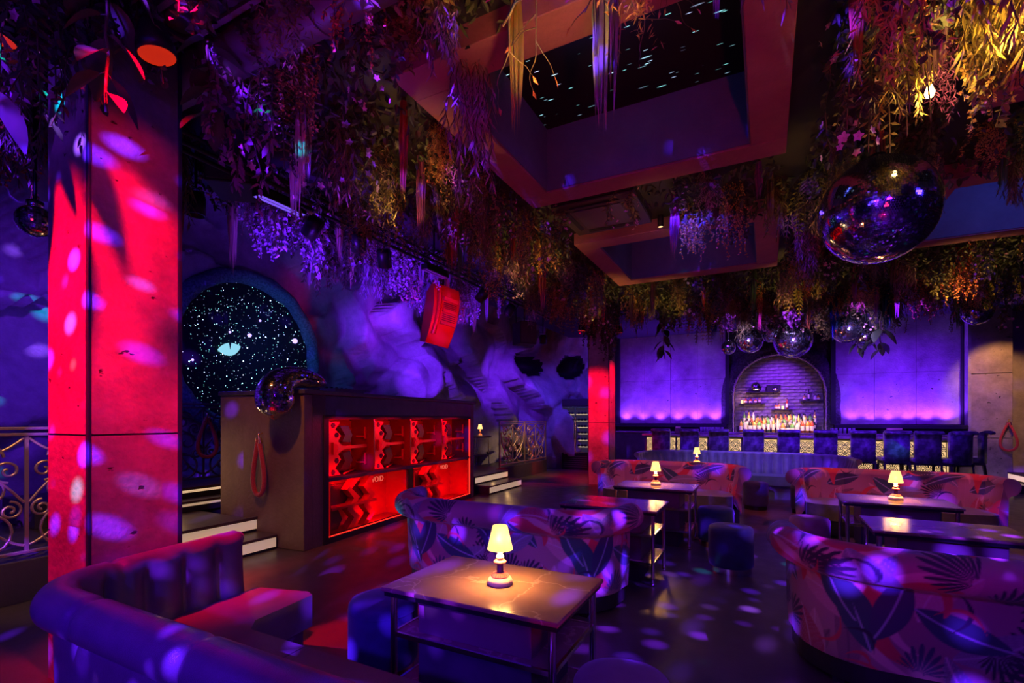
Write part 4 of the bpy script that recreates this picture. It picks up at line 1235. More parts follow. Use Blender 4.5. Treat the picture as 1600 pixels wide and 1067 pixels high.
# leather corner sofa (front left)
def make_corner_sofa():
    ox, oy = -2.90, 0.94
    root = empty('leather_sofa', (ox, oy, 0))
    tag(root, 'plum leather corner sofa with channel tufted rolled back, front left', 'sofa')
    r = 0.30; n = 14
    path = [(-0.10, 1.02), (-0.015, r + 0.06)] + [(r - r * math.cos(PI / 2 * k / n), r - r * math.sin(PI / 2 * k / n)) for k in range(1, n + 1)] + [(2.55, 0)]
    prof = back_profile(0.79, 0.016, zb=0.10, roll=0.09, cx=0.0)
    q, U, V = swept(path, 0.016, prof, chan_w=0.20, amp=0.055, roll_seam=0.72)
    q.build('back', M['leather'], root)
    # seat cushions
    def cush(name, poly, z0=0.24, z1=0.43):
        q = MB(); q.prism(poly, z0, z1); o = q.build(name, M['leather_seat'], root, bevel=0.035, seg=4); recalc(o); return o
    inner = [(0.11, 0.30)] + [(r - (r - 0.11) * math.cos(PI / 2 * k / 8), r - (r - 0.11) * math.sin(PI / 2 * k / 8)) for k in range(9)]
    cush('seat_cushion', [(0.03, 1.05)] + inner + [(0.98, 0.11), (0.98, 0.64), (0.58, 0.64), (0.50, 0.72), (0.46, 1.12), (0.39, 1.15)])
    cush('seat_cushion', [(0.99, 0.11), (1.76, 0.11), (1.76, 0.64), (0.99, 0.64)])
    cush('seat_cushion', [(1.77, 0.11), (2.53, 0.11), (2.53, 0.64), (1.77, 0.64)])
    q = MB(); q.prism([(-0.04, 1.0), (0.03, 0.34), (0.14, 0.14), (0.30, 0.04), (2.53, 0.04), (2.53, 0.60), (0.54, 0.60), (0.47, 0.66), (0.43, 1.08)], 0.03, 0.24)
    recalc(q.build('base', M['leather'], root))
    for (x, y) in ((0.02, 0.95), (0.36, 1.0), (0.2, 0.25), (1.2, 0.1), (1.2, 0.5), (2.4, 0.1), (2.4, 0.5)):
        q = MB(); q.box(x - 0.03, x + 0.03, y - 0.03, y + 0.03, 0, 0.03); q.build('foot', M['blackmetal'], root)
    return root


make_corner_sofa()

# leather banquette in front of the bar
def make_banquette():
    root = empty('leather_banquette', (-0.45, 10.9, 0), PI)
    tag(root, 'curved slate leather banquette with upright channels in front of the bar', 'banquette')
    path = crescent(3.5, 1.25, 0.9)
    prof = back_profile(0.84, 0.03, roll=0.05, zb=0.05)
    q, U, V = swept(path, 0.0125, prof, chan_w=0.17, amp=0.06)
    q.build('back', M['leather_green'], root)
    pts = [(p.x, p.y) for p in resample(path, 0.08)[0]]
    inn = inset_poly(pts, 0.10); fr = inset_poly(pts, 0.62)
    n = len(pts); k = n // 4
    for a, b in ((0, k), (k, 2 * k), (2 * k, 3 * k), (3 * k, n - 1)):
        q = MB(); q.prism(inn[a:b + 1] + fr[a:b + 1][::-1], 0.25, 0.42); recalc(q.build('seat_cushion', M['leather_green'], root, bevel=0.03, seg=3))
    fr2 = inset_poly(pts, 0.56)
    q = MB(); q.prism(inset_poly(pts, 0.02) + fr2[::-1], 0.0, 0.25); recalc(q.build('base', M['leather_green'], root))
    return root


make_banquette()

# ------------------------------------------------------------------ poufs
def make_pouf(R_, H_, m, fluted=False, band='chrome'):
    root = empty('pouf')
    q = MB(); seg = 48
    prof = [(R_ * 0.94, 0.065), (R_ * 0.985, 0.075), (R_, 0.10), (R_, H_ - 0.075), (R_ * 1.01, H_ - 0.06), (R_ * 0.995, H_ - 0.03), (R_ * 0.93, H_ - 0.010), (R_ * 0.7, H_ - 0.001), (R_ * 0.35, H_ + 0.004), (0.001, H_ + 0.005)]
    q.lathe(prof, seg)
    if fluted:
        vs2 = []
        for (x, y, z) in q.v:
            a = math.atan2(y, x); rr = math.hypot(x, y)
            f = 1 + (0.012 * math.cos(a * 40) if rr > R_ * 0.96 and z < H_ - 0.06 else 0)
            vs2.append((x * f, y * f, z))
        q.v = vs2
    q.build('cushion', m, root)
    q = MB(); q.lathe([(R_ * 1.005, H_ - 0.07), (R_ * 1.02, H_ - 0.064), (R_ * 1.005, H_ - 0.058)], seg); q.build('piping', m, root)
    q = MB(); q.lathe([(0.001, 0.002), (R_ * 0.9, 0.0), (R_ * 0.9, 0.07), (0.001, 0.07)], seg, smooth=False); q.build('base_ring', M[band], root)
    return root


for (x, y, R_, H_, m, fl, band, l) in (
        (-0.30, 5.24, 0.205, 0.45, 'navy', False, 'chrome', 'navy velvet pouf standing alone on the open floor'),
        (-0.52, 6.24, 0.20, 0.45, 'greenvelvet', False, 'brass', 'dark green pouf between the navy pouf and the far lamp table'),
        (0.42, 6.10, 0.19, 0.45, 'pinkvelvet', False, 'chrome', 'dusty pink pouf left of the right-hand lamp table'),
        (-0.52, 1.98, 0.20, 0.44, 'mauve', False, 'blackmetal', 'mauve pouf at the bottom edge, in front of the open floor'),
        (-2.02, 2.22, 0.20, 0.44, 'navy', True, 'brass', 'fluted navy pouf tucked left of the front table'),
        (-0.14, 9.05, 0.19, 0.45, 'navy', False, 'blackmetal', 'dark pouf before the leather banquette, right of the coral sofa'),
        (0.55, 9.0, 0.19, 0.45, 'navy', False, 'blackmetal', 'dark pouf half hidden behind the right coral sofa')):
    o = make_pouf(R_, H_, M[m], fl, band); o.location = (x, y, 0); tag(o, l, 'pouf')

# ------------------------------------------------------------------ bar
bar = empty('bar_counter', (0.27, 12.6, 0)); tag(bar, 'long bar counter with a glowing scalloped lattice front', 'bar')
BX0, BX1 = -2.97, 2.95
q = MB(); q.box(BX0, BX1, 0.03, 0.62, 0, 1.06); q.build('body', M['boothdark'], bar)
q = MB(); q.box(BX0 - 0.08, BX1 + 0.08, -0.12, 0.66, 1.06, 1.12); q.build('counter_top', M['bartop'], bar, bevel=0.015)
NPn = 8
for k in range(NPn):
    x0 = BX0 + (BX1 - BX0) * k / NPn; x1 = BX0 + (BX1 - BX0) * (k + 1) / NPn
    q = MB(); q.box(x0 + 0.025, x1 - 0.025, 0.0, 0.03, 0.16, 1.02); pn_ = q.build('light_panel', M['barpanel'], bar)
    q = MB(); r = 0.082; row = 0; zz = 0.18
    while zz < 0.98:
        x = x0 + 0.03 + (r if row % 2 else 0)
        while x < x1 - 0.02:
            for rr in (r, r * 0.62, r * 0.28):
                pts = [(min(max(x + rr * math.cos(PI * t / 8), x0 + 0.02), x1 - 0.02), -0.008, min(zz + rr * math.sin(PI * t / 8), 1.02)) for t in range(9)]
                q.tube(pts, 0.0075, 4, False)
            x += 2 * r
        zz += r; row += 1
    q.build('lattice', M['scallop'], pn_)['kind'] = 'stuff'
    q = MB(); q.box(x0 - 0.02, x0 + 0.02, -0.012, 0.03, 0.1, 1.06); q.build('mullion', M['boothdark'], bar)
q = MB(); q.box(BX1, BX1 + 0.03, 0.05, 0.6, 0.16, 1.02); q.build('light_panel', M['barpanel'], bar)
q = MB(); q.box(BX0, BX1, -0.1, 0.03, 0.0, 0.1); q.build('foot_rail', M['blackmetal'], bar)
area('bar_front_glow', (0.3, 12.35, 0.98), (0.3, 11.2, 0.0), (1.0, 0.5, 0.2), 8, 5.4, 0.05)

# back counter with bottles
for (y, hgt, l) in ((14.62, 0.09, 'lower'), (14.74, 0.18, 'upper')):
    bs = empty('bottle_step', (AX, y, 1.12)); tag(bs, '%s dark step for bottles on the niche ledge' % l, 'shelf')
    q = MB(); q.box(-0.98, 0.98, -0.05, 0.06, 0, hgt); q.build('board', M['plinth'], bs)
bc = empty('back_counter', (0.1, 14.4, 0)); tag(bc, 'low back counter along the bar wall carrying bottles and glasses', 'counter')
q = MB(); q.box(-4.0, 3.9, -0.3, 0.04, 0, 1.10); q.build('body', M['boothdark'], bc)
q = MB(); q.box(-4.0, 3.9, -0.33, 0.04, 1.10, 1.14); q.build('worktop', M['bartop'], bc, bevel=0.008)
q = MB(); q.box(-0.95, 1.35, 0.05, 0.70, 0.9, 1.12); q.build('niche_ledge', M['bartop'], bc)

GLASS = {
    'amber': pm('amber_glass', (0.55, 0.24, 0.05), 0.1), 'green': pm('green_glass', (0.12, 0.32, 0.1), 0.1), 'clear': pm('clear_bottle', (0.6, 0.56, 0.5), 0.1),
    'red': pm('red_bottle', (0.5, 0.07, 0.03), 0.1), 'dark': pm('dark_bottle', (0.03, 0.03, 0.035), 0.12), 'gold': pm('gold_bottle', (0.7, 0.48, 0.12), 0.2, 0.4)}
M['paperlabel'] = pm('paper_label', (0.75, 0.68, 0.55), 0.7)
ORDS = ['first', 'second', 'third', 'fourth', 'fifth', 'sixth', 'seventh', 'eighth', 'ninth', 'tenth', 'eleventh', 'twelfth', 'thirteenth', 'fourteenth', 'fifteenth', 'sixteenth', 'seventeenth']
BOT = {}
def bottle(colr, kind):
    key = (colr, kind)
    if key in BOT: return copy_tree(BOT[key])
    root = empty('liquor_bottle')
    r, h, sh = ((0.04, 0.30, 0.19), (0.05, 0.24, 0.14), (0.032, 0.36, 0.24), (0.045, 0.27, 0.2))[kind]
    q = MB(); q.lathe([(0.001, 0), (r, 0), (r, sh), (r * 0.75, sh + 0.03), (0.014, sh + 0.055), (0.013, h)], 14); q.build('glass_body', GLASS[colr], root)
    q = MB(); q.lathe([(0.016, h - 0.02), (0.016, h + 0.02), (0.001, h + 0.02)], 10); q.build('cap', M['blackmetal'], root)
    q = MB(); q.lathe([(r * 1.02, sh * 0.25), (r * 1.02, sh * 0.8)], 14); q.build('label', M['paperlabel'], root)
    BOT[key] = root
    return root


GL = {}
def barglass():
    if 'g' in GL: return copy_tree(GL['g'])
    root = empty('bar_glass')
    q = MB(); q.lathe([(0.001, 0), (0.03, 0), (0.036, 0.13), (0.033, 0.13), (0.028, 0.01)], 12); q.build('tumbler', GLASSM, root)
    GL['g'] = root
    return root


GLASSM, nt, b_ = nmat('clear_tumbler')
b_.inputs['Base Color'].default_value = (0.85, 0.85, 0.95, 1); b_.inputs['Roughness'].default_value = 0.08; b_.inputs['Transmission Weight'].default_value = 0.7
cl = ['amber', 'red', 'dark', 'gold', 'green', 'clear', 'amber', 'green', 'clear', 'gold', 'dark', 'red', 'clear', 'amber', 'green', 'gold']
for k in range(48):
    c = cl[(k * 7) % len(cl)]
    o = bottle(c, (k * 5 + k // 4) % 4)
    x = AX - 0.88 + 0.0365 * k + rnd.uniform(-0.006, 0.006); y = 14.50 + (0.0, 0.12, 0.24)[k % 3]
    o.location = (x, y, 1.141 if k % 3 == 0 else 1.12 + 0.09 * (k % 3)); o.scale = (1.1, 1.1, 1.1) 
    tag(o, '%s liquor bottle, %s from left in the %s bottle row under the arch' % (c, ORDS[k // 3], ('front', 'middle', 'back')[k % 3]), 'bottle', 'bottles under the arch')
for k in range(14):
    o = barglass(); o.location = (-1.55 + 0.075 * k, 14.2 + 0.07 * (k % 2), 1.141) if k < 8 else (1.45 + 0.09 * (k - 8), 14.2 + 0.06 * (k % 2), 1.141)
    tag(o, 'clear tumbler on the back counter, %s from left in the row %s of the bottles' % (ORDS[k if k < 8 else k - 8], 'left' if k < 8 else 'right'), 'glass', 'tumblers %s of the bottles' % ('left' if k < 8 else 'right'))

# niche shelves
SH = [(-0.38, 2.24, 0.78, 'upper wall shelf with the small mirror ball'), (-0.62, 1.92, 0.64, 'left wall shelf of red glasses in the arch'),
      (0.10, 1.75, 0.50, 'lowest middle wall shelf in the arch'), (0.78, 1.98, 0.50, 'right wall shelf with dark bottle in the arch')]
for (x, z, wd, l) in SH:
    root = empty('wall_shelf', (AX + x, 15.1, z)); tag(root, l, 'shelf')
    q = MB(); q.box(-wd / 2, wd / 2, -0.17, 0.0, -0.03, 0); q.build('board', M['plinth'], root, bevel=0.004)
    for sx in (-1, 1):
        q = MB(); q.box(sx * wd * 0.35 - 0.01, sx * wd * 0.35 + 0.01, -0.14, 0.0, -0.07, -0.03); q.build('bracket', M['blackmetal'], root)
for i, (x, z, c, k) in enumerate(((0.72, 1.98, 'dark', 2), (0.62, 1.98, 'gold', 1), (0.86, 1.98, 'clear', 1), (0.94, 1.98, 'amber', 1), (0.22, 1.75, 'red', 2), (-0.78, 1.92, 'red', 1), (-0.66, 1.92, 'red', 1), (-0.54, 1.92, 'amber', 1), (-0.44, 1.92, 'gold', 3), (0.02, 1.75, 'amber', 1), (-0.04, 1.75, 'amber', 1))):
    o = bottle(c, k); o.location = (AX + x, 15.01, z + 0.001); o.scale = (0.8, 0.8, 0.62 if k != 2 else 0.8)
    where = {1.98: 'right', 1.75: 'lowest', 1.92: 'left'}[z]
    tag(o, 'small %s bottle on the %s shelf of the niche, %s one placed %d cm from arch centre' % (c, where, 'the', round(abs(x) * 100)) if False else 'small %s bottle, %s from left on the %s shelf of the niche' % (c, ORDS[{0.72: 1, 0.62: 0, 0.86: 2, 0.94: 3, 0.22: 2, -0.78: 0, -0.66: 1, -0.54: 2, -0.44: 3, 0.02: 1, -0.04: 0}[x]], where), 'bottle', '%s bottles on the %s niche shelf' % (c, where))
for i, (x, z) in enumerate(((-0.87, 1.92), (0.12, 1.75))):
    o = empty('tea_light', (AX + x, 14.98, z)); tag(o, 'glowing tea light on the %s shelf of the niche' % ('left' if i == 0 else 'lowest'), 'candle')
    q = MB(); q.lathe([(0.001, 0), (0.028, 0), (0.03, 0.09), (0.001, 0.085)], 14); q.build('jar', M['warmled'], o)
    point('tea_glow', (AX + x, 14.9, z + 0.12), (1.0, 0.4, 0.14), 1.5, 0.03)
bx = empty('drinks_box', (AX - 0.1, 15.0, 2.24)); tag(bx, 'dark patterned box on the upper niche shelf behind a bright bowl', 'box')
q = MB(); q.box(-0.16, 0.16, -0.06, 0.06, 0, 0.16); q.build('body', M['dark'], bx, bevel=0.006)
q = MB(); q.box(-0.17, 0.17, -0.07, 0.07, 0.13, 0.17); q.build('lid', M['blackmetal'], bx)
bw_ = empty('mirror_bowl', (AX - 0.06, 14.955, 2.24)); tag(bw_, 'small bright mirrored bowl on the upper niche shelf', 'bowl')
q = MB(); q.lathe([(0.001, 0), (0.04, 0.0), (0.075, 0.04), (0.09, 0.10), (0.085, 0.10), (0.07, 0.045), (0.001, 0.012)], 20); q.build('bowl', M['mirror'], bw_)
# things on the bar top
for i, (x, w3) in enumerate(((-1.95, 0.16), (2.42, 0.30))):
    o = empty('bar_caddy', (x, 12.85, 1.12)); tag(o, 'patterned napkin caddy on the bar near its %s end' % ('column' if i == 0 else 'pier'), 'caddy')
    q = MB(); q.box(-w3 / 2, w3 / 2, -0.06, 0.06, 0, 0.14); q.build('box', M['tablepanel'], o, bevel=0.01)
    q = MB(); q.box(-w3 / 2 + 0.02, w3 / 2 - 0.02, -0.03, 0.03, 0.12, 0.18); q.build('napkins', M['cream'], o)
o = empty('copper_cup', (2.88, 12.85, 1.12)); tag(o, 'copper cup on the bar next to the napkin caddy', 'cup')
q = MB(); q.lathe([(0.001, 0), (0.045, 0), (0.05, 0.12), (0.046, 0.12), (0.04, 0.01)], 16); q.build('cup_body', M['brass'], o)

# bar stools
def make_stool():
    root = empty('bar_stool')
    W_ = 0.41
    prof = [Vector(p) for p in ((0.0, 0.62), (0.0, 1.10), (-0.005, 1.17), (-0.035, 1.215), (-0.075, 1.215), (-0.095, 1.19), (-0.115, 1.20), (-0.115, 1.235), (-0.07, 1.265), (0.0, 1.265), (0.06, 1.235), (0.085, 1.17), (0.08, 0.70), (0.075, 0.62))]
    n = 14; vs = []
    for i in range(n + 1):
        x = -W_ / 2 + W_ * i / n
        cv = 0.05 * (2 * x / W_) ** 2
        f = 1.0 if 0 < i < n else 0.94
        for p in prof: vs.append((x * (1.0 + 0.06 * (p.y - 0.62)), p.x + cv, 0.62 + (p.y - 0.62) * (1.0 if 0 < i < n else 0.99)))
    m = len(prof)
    q = MB(); q.add(vs, [(i * m + j, (i + 1) * m + j, (i + 1) * m + (j + 1) % m, i * m + (j + 1) % m) for i in range(n) for j in range(m)] + [tuple(range(m)), tuple(reversed(range(n * m, n * m + m)))], True)
    bk = q.build('backrest', M['crushed'], root); recalc(bk)
    q = MB(); q.box(-0.23, 0.23, 0.06, 0.46, 0.64, 0.74); q.build('seat', M['crushed'], root, bevel=0.03, seg=3)
    q = MB(); q.box(-0.22, 0.22, 0.03, 0.45, 0.59, 0.64); q.build('seat_frame', M['plinth'], root)
    for sx in (-1, 1):
        for (y, y2) in ((0.05, -0.02), (0.42, 0.46)):
            q = MB(); q.tube([(sx * 0.215, y2, 0), (sx * 0.205, y, 0.6)], [0.016, 0.022], 4); q.build('leg', M['plinth'], root)
    q = MB(); q.box(-0.2, 0.2, 0.42, 0.44, 0.22, 0.245); q.build('foot_bar', M['chrome'], root)
    return root


ST = [(-2.23, 12.0, 0), (-1.58, 12.0, 0), (-0.94, 12.0, 0), (-0.23, 12.0, 0), (0.45, 12.0, 0), (1.12, 12.0, 0), (1.76, 12.0, -4), (2.32, 12.0, 6), (2.80, 12.0, 6), (3.33, 12.05, 28), (3.86, 12.75, 72)]
words = ['first', 'second', 'third', 'fourth', 'fifth', 'sixth', 'seventh', 'eighth', 'ninth', 'tenth', 'last']
st0 = make_stool()
for i, (x, y, a) in enumerate(ST):
    o = st0 if i == 0 else copy_tree(st0)
    o.location = (x, y, 0); o.rotation_euler = (0, 0, math.radians(a))
    tag(o, '%s crushed velvet bar stool counting from the red column' % words[i] if i < 9 else '%s bar stool turned at the pier end of the bar' % ('second to last' if i == 9 else 'outermost'), 'bar stool', 'velvet bar stools')

# ------------------------------------------------------------------ wine fridge
fr_ = empty('wine_fridge', (-4.95, 13.55, 0)); tag(fr_, 'tall glass fronted wine fridge left of the red far column', 'fridge')
q = MB(); q.box(-0.42, 0.42, 0.06, 0.5, 0, 2.08); q.build('body', M['dark'], fr_)
q = MB(); q.box(-0.42, 0.42, -0.02, 0.06, 1.86, 2.08); q.build('header', M['acgrey'], fr_, bevel=0.01)
q = MB(); q.box(-0.42, 0.42, -0.02, 0.06, 0.0, 0.48); gr_ = q.build('lower_grille', M['blackmetal'], fr_, bevel=0.01)
for k in range(6):
    q = MB(); q.box(-0.36, 0.36, -0.03, -0.018, 0.08 + 0.06 * k, 0.1 + 0.06 * k); q.build('slat', M['grey'], gr_)
for s in (-1, 1):
    q = MB(); q.box(s * 0.2 - 0.19, s * 0.2 + 0.19, 0.05, 0.062, 0.5, 1.85); q.build('lit_interior', M['fridgeglass'], fr_)
    dr = empty('door'); dr.parent = fr_
    for (x0, x1, z0, z1) in ((-0.205, -0.18, 0.5, 1.85), (0.18, 0.205, 0.5, 1.85), (-0.18, 0.18, 0.5, 0.53), (-0.18, 0.18, 1.82, 1.85)):
        q = MB(); q.box(s * 0.205 + x0, s * 0.205 + x1, -0.02, 0.03, z0, z1); q.build('door_frame', M['chrome'], dr)
    q = MB(); q.tube([(s * 0.03, -0.05, 0.9), (s * 0.03, -0.05, 1.5)], 0.012, 8); q.build('handle', M['chrome'], dr)
    for k in range(6):
        q = MB(); q.box(s * 0.2 - 0.17, s * 0.2 + 0.17, 0.02, 0.05, 0.66 + 0.19 * k, 0.685 + 0.19 * k); q.build('wine_shelf', M['fridgeshelf'], fr_)
wi = 0
for s in (-1, 1):
    for k in range(6):
        for j in range(3):
            q = MB(); q.lathe([(0.001, 0), (0.035, 0), (0.035, 0.06), (0.001, 0.06)], 10) if wi == 0 else None
            if wi == 0:
                wr = q.build('wine_bottle', M['dark'])
                o = wr
            else:
                o = wr.copy(); COL.objects.link(o)
            o.rotation_euler = (-PI / 2, 0, 0)
            o.location = (-4.95 + s * 0.2 - 0.1 + 0.1 * j, 13.55 - 0.012, 0.715 + 0.19 * k)
            tag(o, 'dark wine bottle, %s of three behind the %s fridge door, %s shelf up' % (ORDS[j], 'left' if s < 0 else 'right', ORDS[k]), 'bottle', 'wine bottles in the fridge')
            wi += 1

# ------------------------------------------------------------------ mirror balls
def ball_tiles(mb, f, nu, nv, jit=0.03, gap=0.06, r=None):
    """f(u,v) -> point; separate flat tiles"""
    for j in range(nv):
        ring = nu(j) if callable(nu) else nu
        for i in range(ring):
            u0, u1 = (i + gap) / ring, (i + 1 - gap) / ring; v0, v1 = (j + gap) / nv, (j + 1 - gap) / nv
            ps = [Vector(f(u, v)) for u, v in ((u0, v0), (u1, v0), (u1, v1), (u0, v1))]
            c = sum(ps, Vector()) / 4
            ax = Vector((r.uniform(-1, 1), r.uniform(-1, 1), r.uniform(-1, 1))).normalized()
            R_ = Matrix.Rotation(r.uniform(-jit, jit), 3, ax)
            mb.add([c + R_ @ (p - c) for p in ps], [(0, 1, 2, 3)])


def mirror_ball(loc, R_, label, squash=1.0, hang=True, tile=0.016, jit=0.02):
    root = empty('mirror_ball', loc); tag(root, label, 'mirror ball')
    q = MB(); nv = int(PI * R_ / tile)
    f = lambda u, v: (R_ * math.sin(PI * v) * math.cos(2 * PI * u), R_ * math.sin(PI * v) * math.sin(2 * PI * u), R_ * squash * math.cos(PI * v))
    ball_tiles(q, f, lambda j: max(6, int(2 * PI * R_ * math.sin(PI * (j + 0.5) / nv) / tile)), nv, jit, 0.05, random.Random(3))
    q.build('mirror_tiles', M['mirror'], root)['kind'] = 'stuff'
    q = MB(); q.lathe([(R_ * 0.985 * math.sin(PI * k / 24) + 0.0005, -R_ * 0.985 * squash * math.cos(PI * k / 24)) for k in range(25)], 40); q.build('core', M['ballcore'], root)
    if hang:
        q = MB(); q.tube([(0, 0, R_ * squash), (0, 0, ZC - loc[2])], 0.012, 8); q.build('hanging_rod', M['blackmetal'], root)
        q = MB(); q.lathe([(0.001, R_ * squash + 0.03), (0.05, R_ * squash + 0.03), (0.05, R_ * squash - 0.02), (0.001, R_ * squash - 0.02)], 16); q.build('cap', M['chrome'], root)
    return root


mirror_ball((0.70, 4.22, 2.96), 0.36, 'largest mirror ball, hanging under golden garlands at upper right', tile=0.0135, jit=0.035)
mirror_ball((-4.60, 1.50, 2.90), 0.11, 'small red lit mirror ball hanging left of the near column', tile=0.014)
BALLS = [(-0.70, 11.4, 3.02, 0.15, 'smallest mirror ball at the column end of the bar cluster'), (-0.28, 11.4, 3.14, 0.26, 'mirror ball second from the column in the bar cluster'),
         (0.10, 11.6, 3.30, 0.19, 'raised mirror ball behind the two left balls of the bar cluster'), (0.50, 11.5, 3.10, 0.36, 'biggest mirror ball hanging right before the brick arch'),
         (1.40, 11.3, 3.24, 0.28, 'brightly lit mirror ball right of the arch'), (1.72, 11.5, 3.08, 0.2, 'low mirror ball tucked behind the bright one right of the arch'),
         (3.2, 11.0, 3.32, 0.22, 'lone mirror ball above the right blue panel')]
for (x, y, z, r, l) in BALLS: mirror_ball((x, y, z), r, l, tile=0.028, jit=0.12)
mirror_ball((AX - 0.52, 14.985, 2.24 + 0.135), 0.135, 'pale mirror ball resting on the upper niche shelf', hang=False, tile=0.02)
for (x, y, z, p) in ((0.5, 10.6, 3.0, 26), (1.5, 10.4, 3.1, 26), (-0.4, 10.6, 3.1, 14)):
    spot('ball_spot', (x, y, z), (x, 11.5, 3.15), (0.4, 0.25, 1.0), p * 5, 70, 0.8)

# melting mirror ball on the booth corner
melt = empty('melting_mirror_ball', bw(0.0, 0.0, BH)); tag(melt, 'melting mirror ball drooping over the corner of the DJ booth', 'mirror ball')
melt.rotation_euler = (0, 0, BR)
path = [Vector(p) for p in ((0.36, 0.02, 0.075), (0.28, 0.04, 0.10), (0.16, 0.09, 0.125), (0.02, 0.15, 0.135), (-0.12, 0.19, 0.08), (-0.20, 0.20, -0.02), (-0.215, 0.20, -0.14), (-0.21, 0.20, -0.26), (-0.21, 0.20, -0.35))]
rad = [0.01, 0.07, 0.105, 0.13, 0.165, 0.195, 0.20, 0.15, 0.01]
def catmull(P_, t):
    n = len(P_) - 1; x = min(t * n, n - 1e-6); i = int(x); u = x - i
    p0, p1, p2, p3 = P_[max(0, i - 1)], P_[i], P_[i + 1], P_[min(n, i + 2)]
    return 0.5 * ((2 * p1) + (p2 - p0) * u + (2 * p0 - 5 * p1 + 4 * p2 - p3) * u * u + (3 * p1 - p0 - 3 * p2 + p3) * u ** 3)


def melt_f(u, v, k=1.0):
    c = catmull(path, v); d = (catmull(path, min(1, v + 0.02)) - catmull(path, max(0, v - 0.02))).normalized()
    r = catmull([Vector((a, 0, 0)) for a in rad], v).x * k
    a = d.cross(Vector((0.3, 1, 0.1))).normalized(); b = d.cross(a)
    return c + (a * math.cos(2 * PI * u) + b * math.sin(2 * PI * u)) * max(r, 0.004)


q = MB(); ball_tiles(q, melt_f, lambda j: max(8, int(2 * PI * catmull([Vector((a, 0, 0)) for a in rad], (j + 0.5) / 58).x / 0.017)), 58, 0.05, 0.06, random.Random(9))
q.build('mirror_tiles', M['mirror'], melt)['kind'] = 'stuff'
q = MB()
vs = [melt_f(u / 24, v / 30, 0.97) for v in range(31) for u in range(24)]
q.add(vs, [(v * 24 + u, v * 24 + (u + 1) % 24, (v + 1) * 24 + (u + 1) % 24, (v + 1) * 24 + u) for v in range(30) for u in range(24)], True)
q.build('core', M['ballcore'], melt)

# ------------------------------------------------------------------ ceiling kit
# red lamps
for (x, y, z, tx, ty, l) in ((-2.86, 1.42, 3.42, 0.12, -0.1, 'glowing red spotlight lens right of the near column top'), (-3.46, 0.97, 3.43, -0.1, 0.15, 'glowing red spotlight lens left of the near column top'),
                             (-3.62, 10.30, 3.45, 0, 0.1, 'small red spotlight in front of the far column'), (-2.95, 10.95, 3.45, 0.1, 0, 'small red spotlight at the bar side of the far column')):
    root = empty('red_spotlight', (x, y, z)); tag(root, l, 'spotlight')
    root.rotation_euler = (tx, ty, 0)
    r = 0.085
    q = MB(); q.lathe([(r * 0.7, 0.16), (r * 1.05, 0.06), (r * 1.1, 0.0), (r * 1.02, 0.0)], 24); q.build('housing', M['blackmetal'], root)
    q = MB(); q.lathe([(0.001, 0.004), (r, 0.004)], 24, smooth=False); q.build('lens', M['redlens'], root)
    q = MB(); q.tube([(0, 0, 0.16), (0, 0, ZC - z)], 0.012, 8); q.build('stem', M['blackmetal'], root)

# round ducts
for (x0, x1, y, z, r, l) in ((-5.1, -0.9, 1.86, 3.74, 0.13, 'dark red lit round duct crossing above the leather sofa'), (-5.1, -1.6, 0.55, 3.78, 0.1, 'thin round duct nearest the camera at upper left')):
    root = empty('air_duct', ((x0 + x1) / 2, y, z)); tag(root, l, 'duct')
    h = (x1 - x0) / 2
    q = MB(); q.tube([(-h, 0, 0), (h, 0, 0)], r, 24); q.build('tube', M['duct'], root)
    for k in range(5):
        x = -h + 2 * h * (k + 0.5) / 5
        q = MB(); q.tube([(x - 0.02, 0, 0), (x + 0.02, 0, 0)], r * 1.08, 24); q.build('collar', M['duct'], root)
        q = MB(); q.tube([(x, 0, r), (x, 0, ZC - z)], 0.008, 6); q.build('hanger', M['blackmetal'], root)
# four-lamp blinder
root = empty('lamp_bank', (-2.62, 1.56, 3.72)); tag(root, 'dark bank of four unlit lamps in a red lit frame, top left', 'stage light')
q = MB(); q.box(-0.42, 0.42, -0.1, 0.1, 0.02, 0.06); q.build('tray', M['dark'], root)
for (x0, x1, y0, y1) in ((-0.44, 0.44, -0.12, -0.09), (-0.44, 0.44, 0.09, 0.12), (-0.44, -0.41, -0.09, 0.09), (0.41, 0.44, -0.09, 0.09)):
    q = MB(); q.box(x0, x1, y0, y1, 0, 0.07); q.build('frame', M['duct'], root)
for k in range(4):
    q = MB(); q.lathe([(0.001, 0.015), (0.03, 0.012), (0.07, -0.005), (0.075, 0.02)], 20, (-0.3 + 0.2 * k, 0, 0)); q.build('lamp', M['grey'], root)
for sx in (-0.3, 0.3):
    q = MB(); q.tube([(sx, 0, 0.06), (sx, 0, ZC - 3.72)], 0.01, 6); q.build('hanger', M['blackmetal'], root)

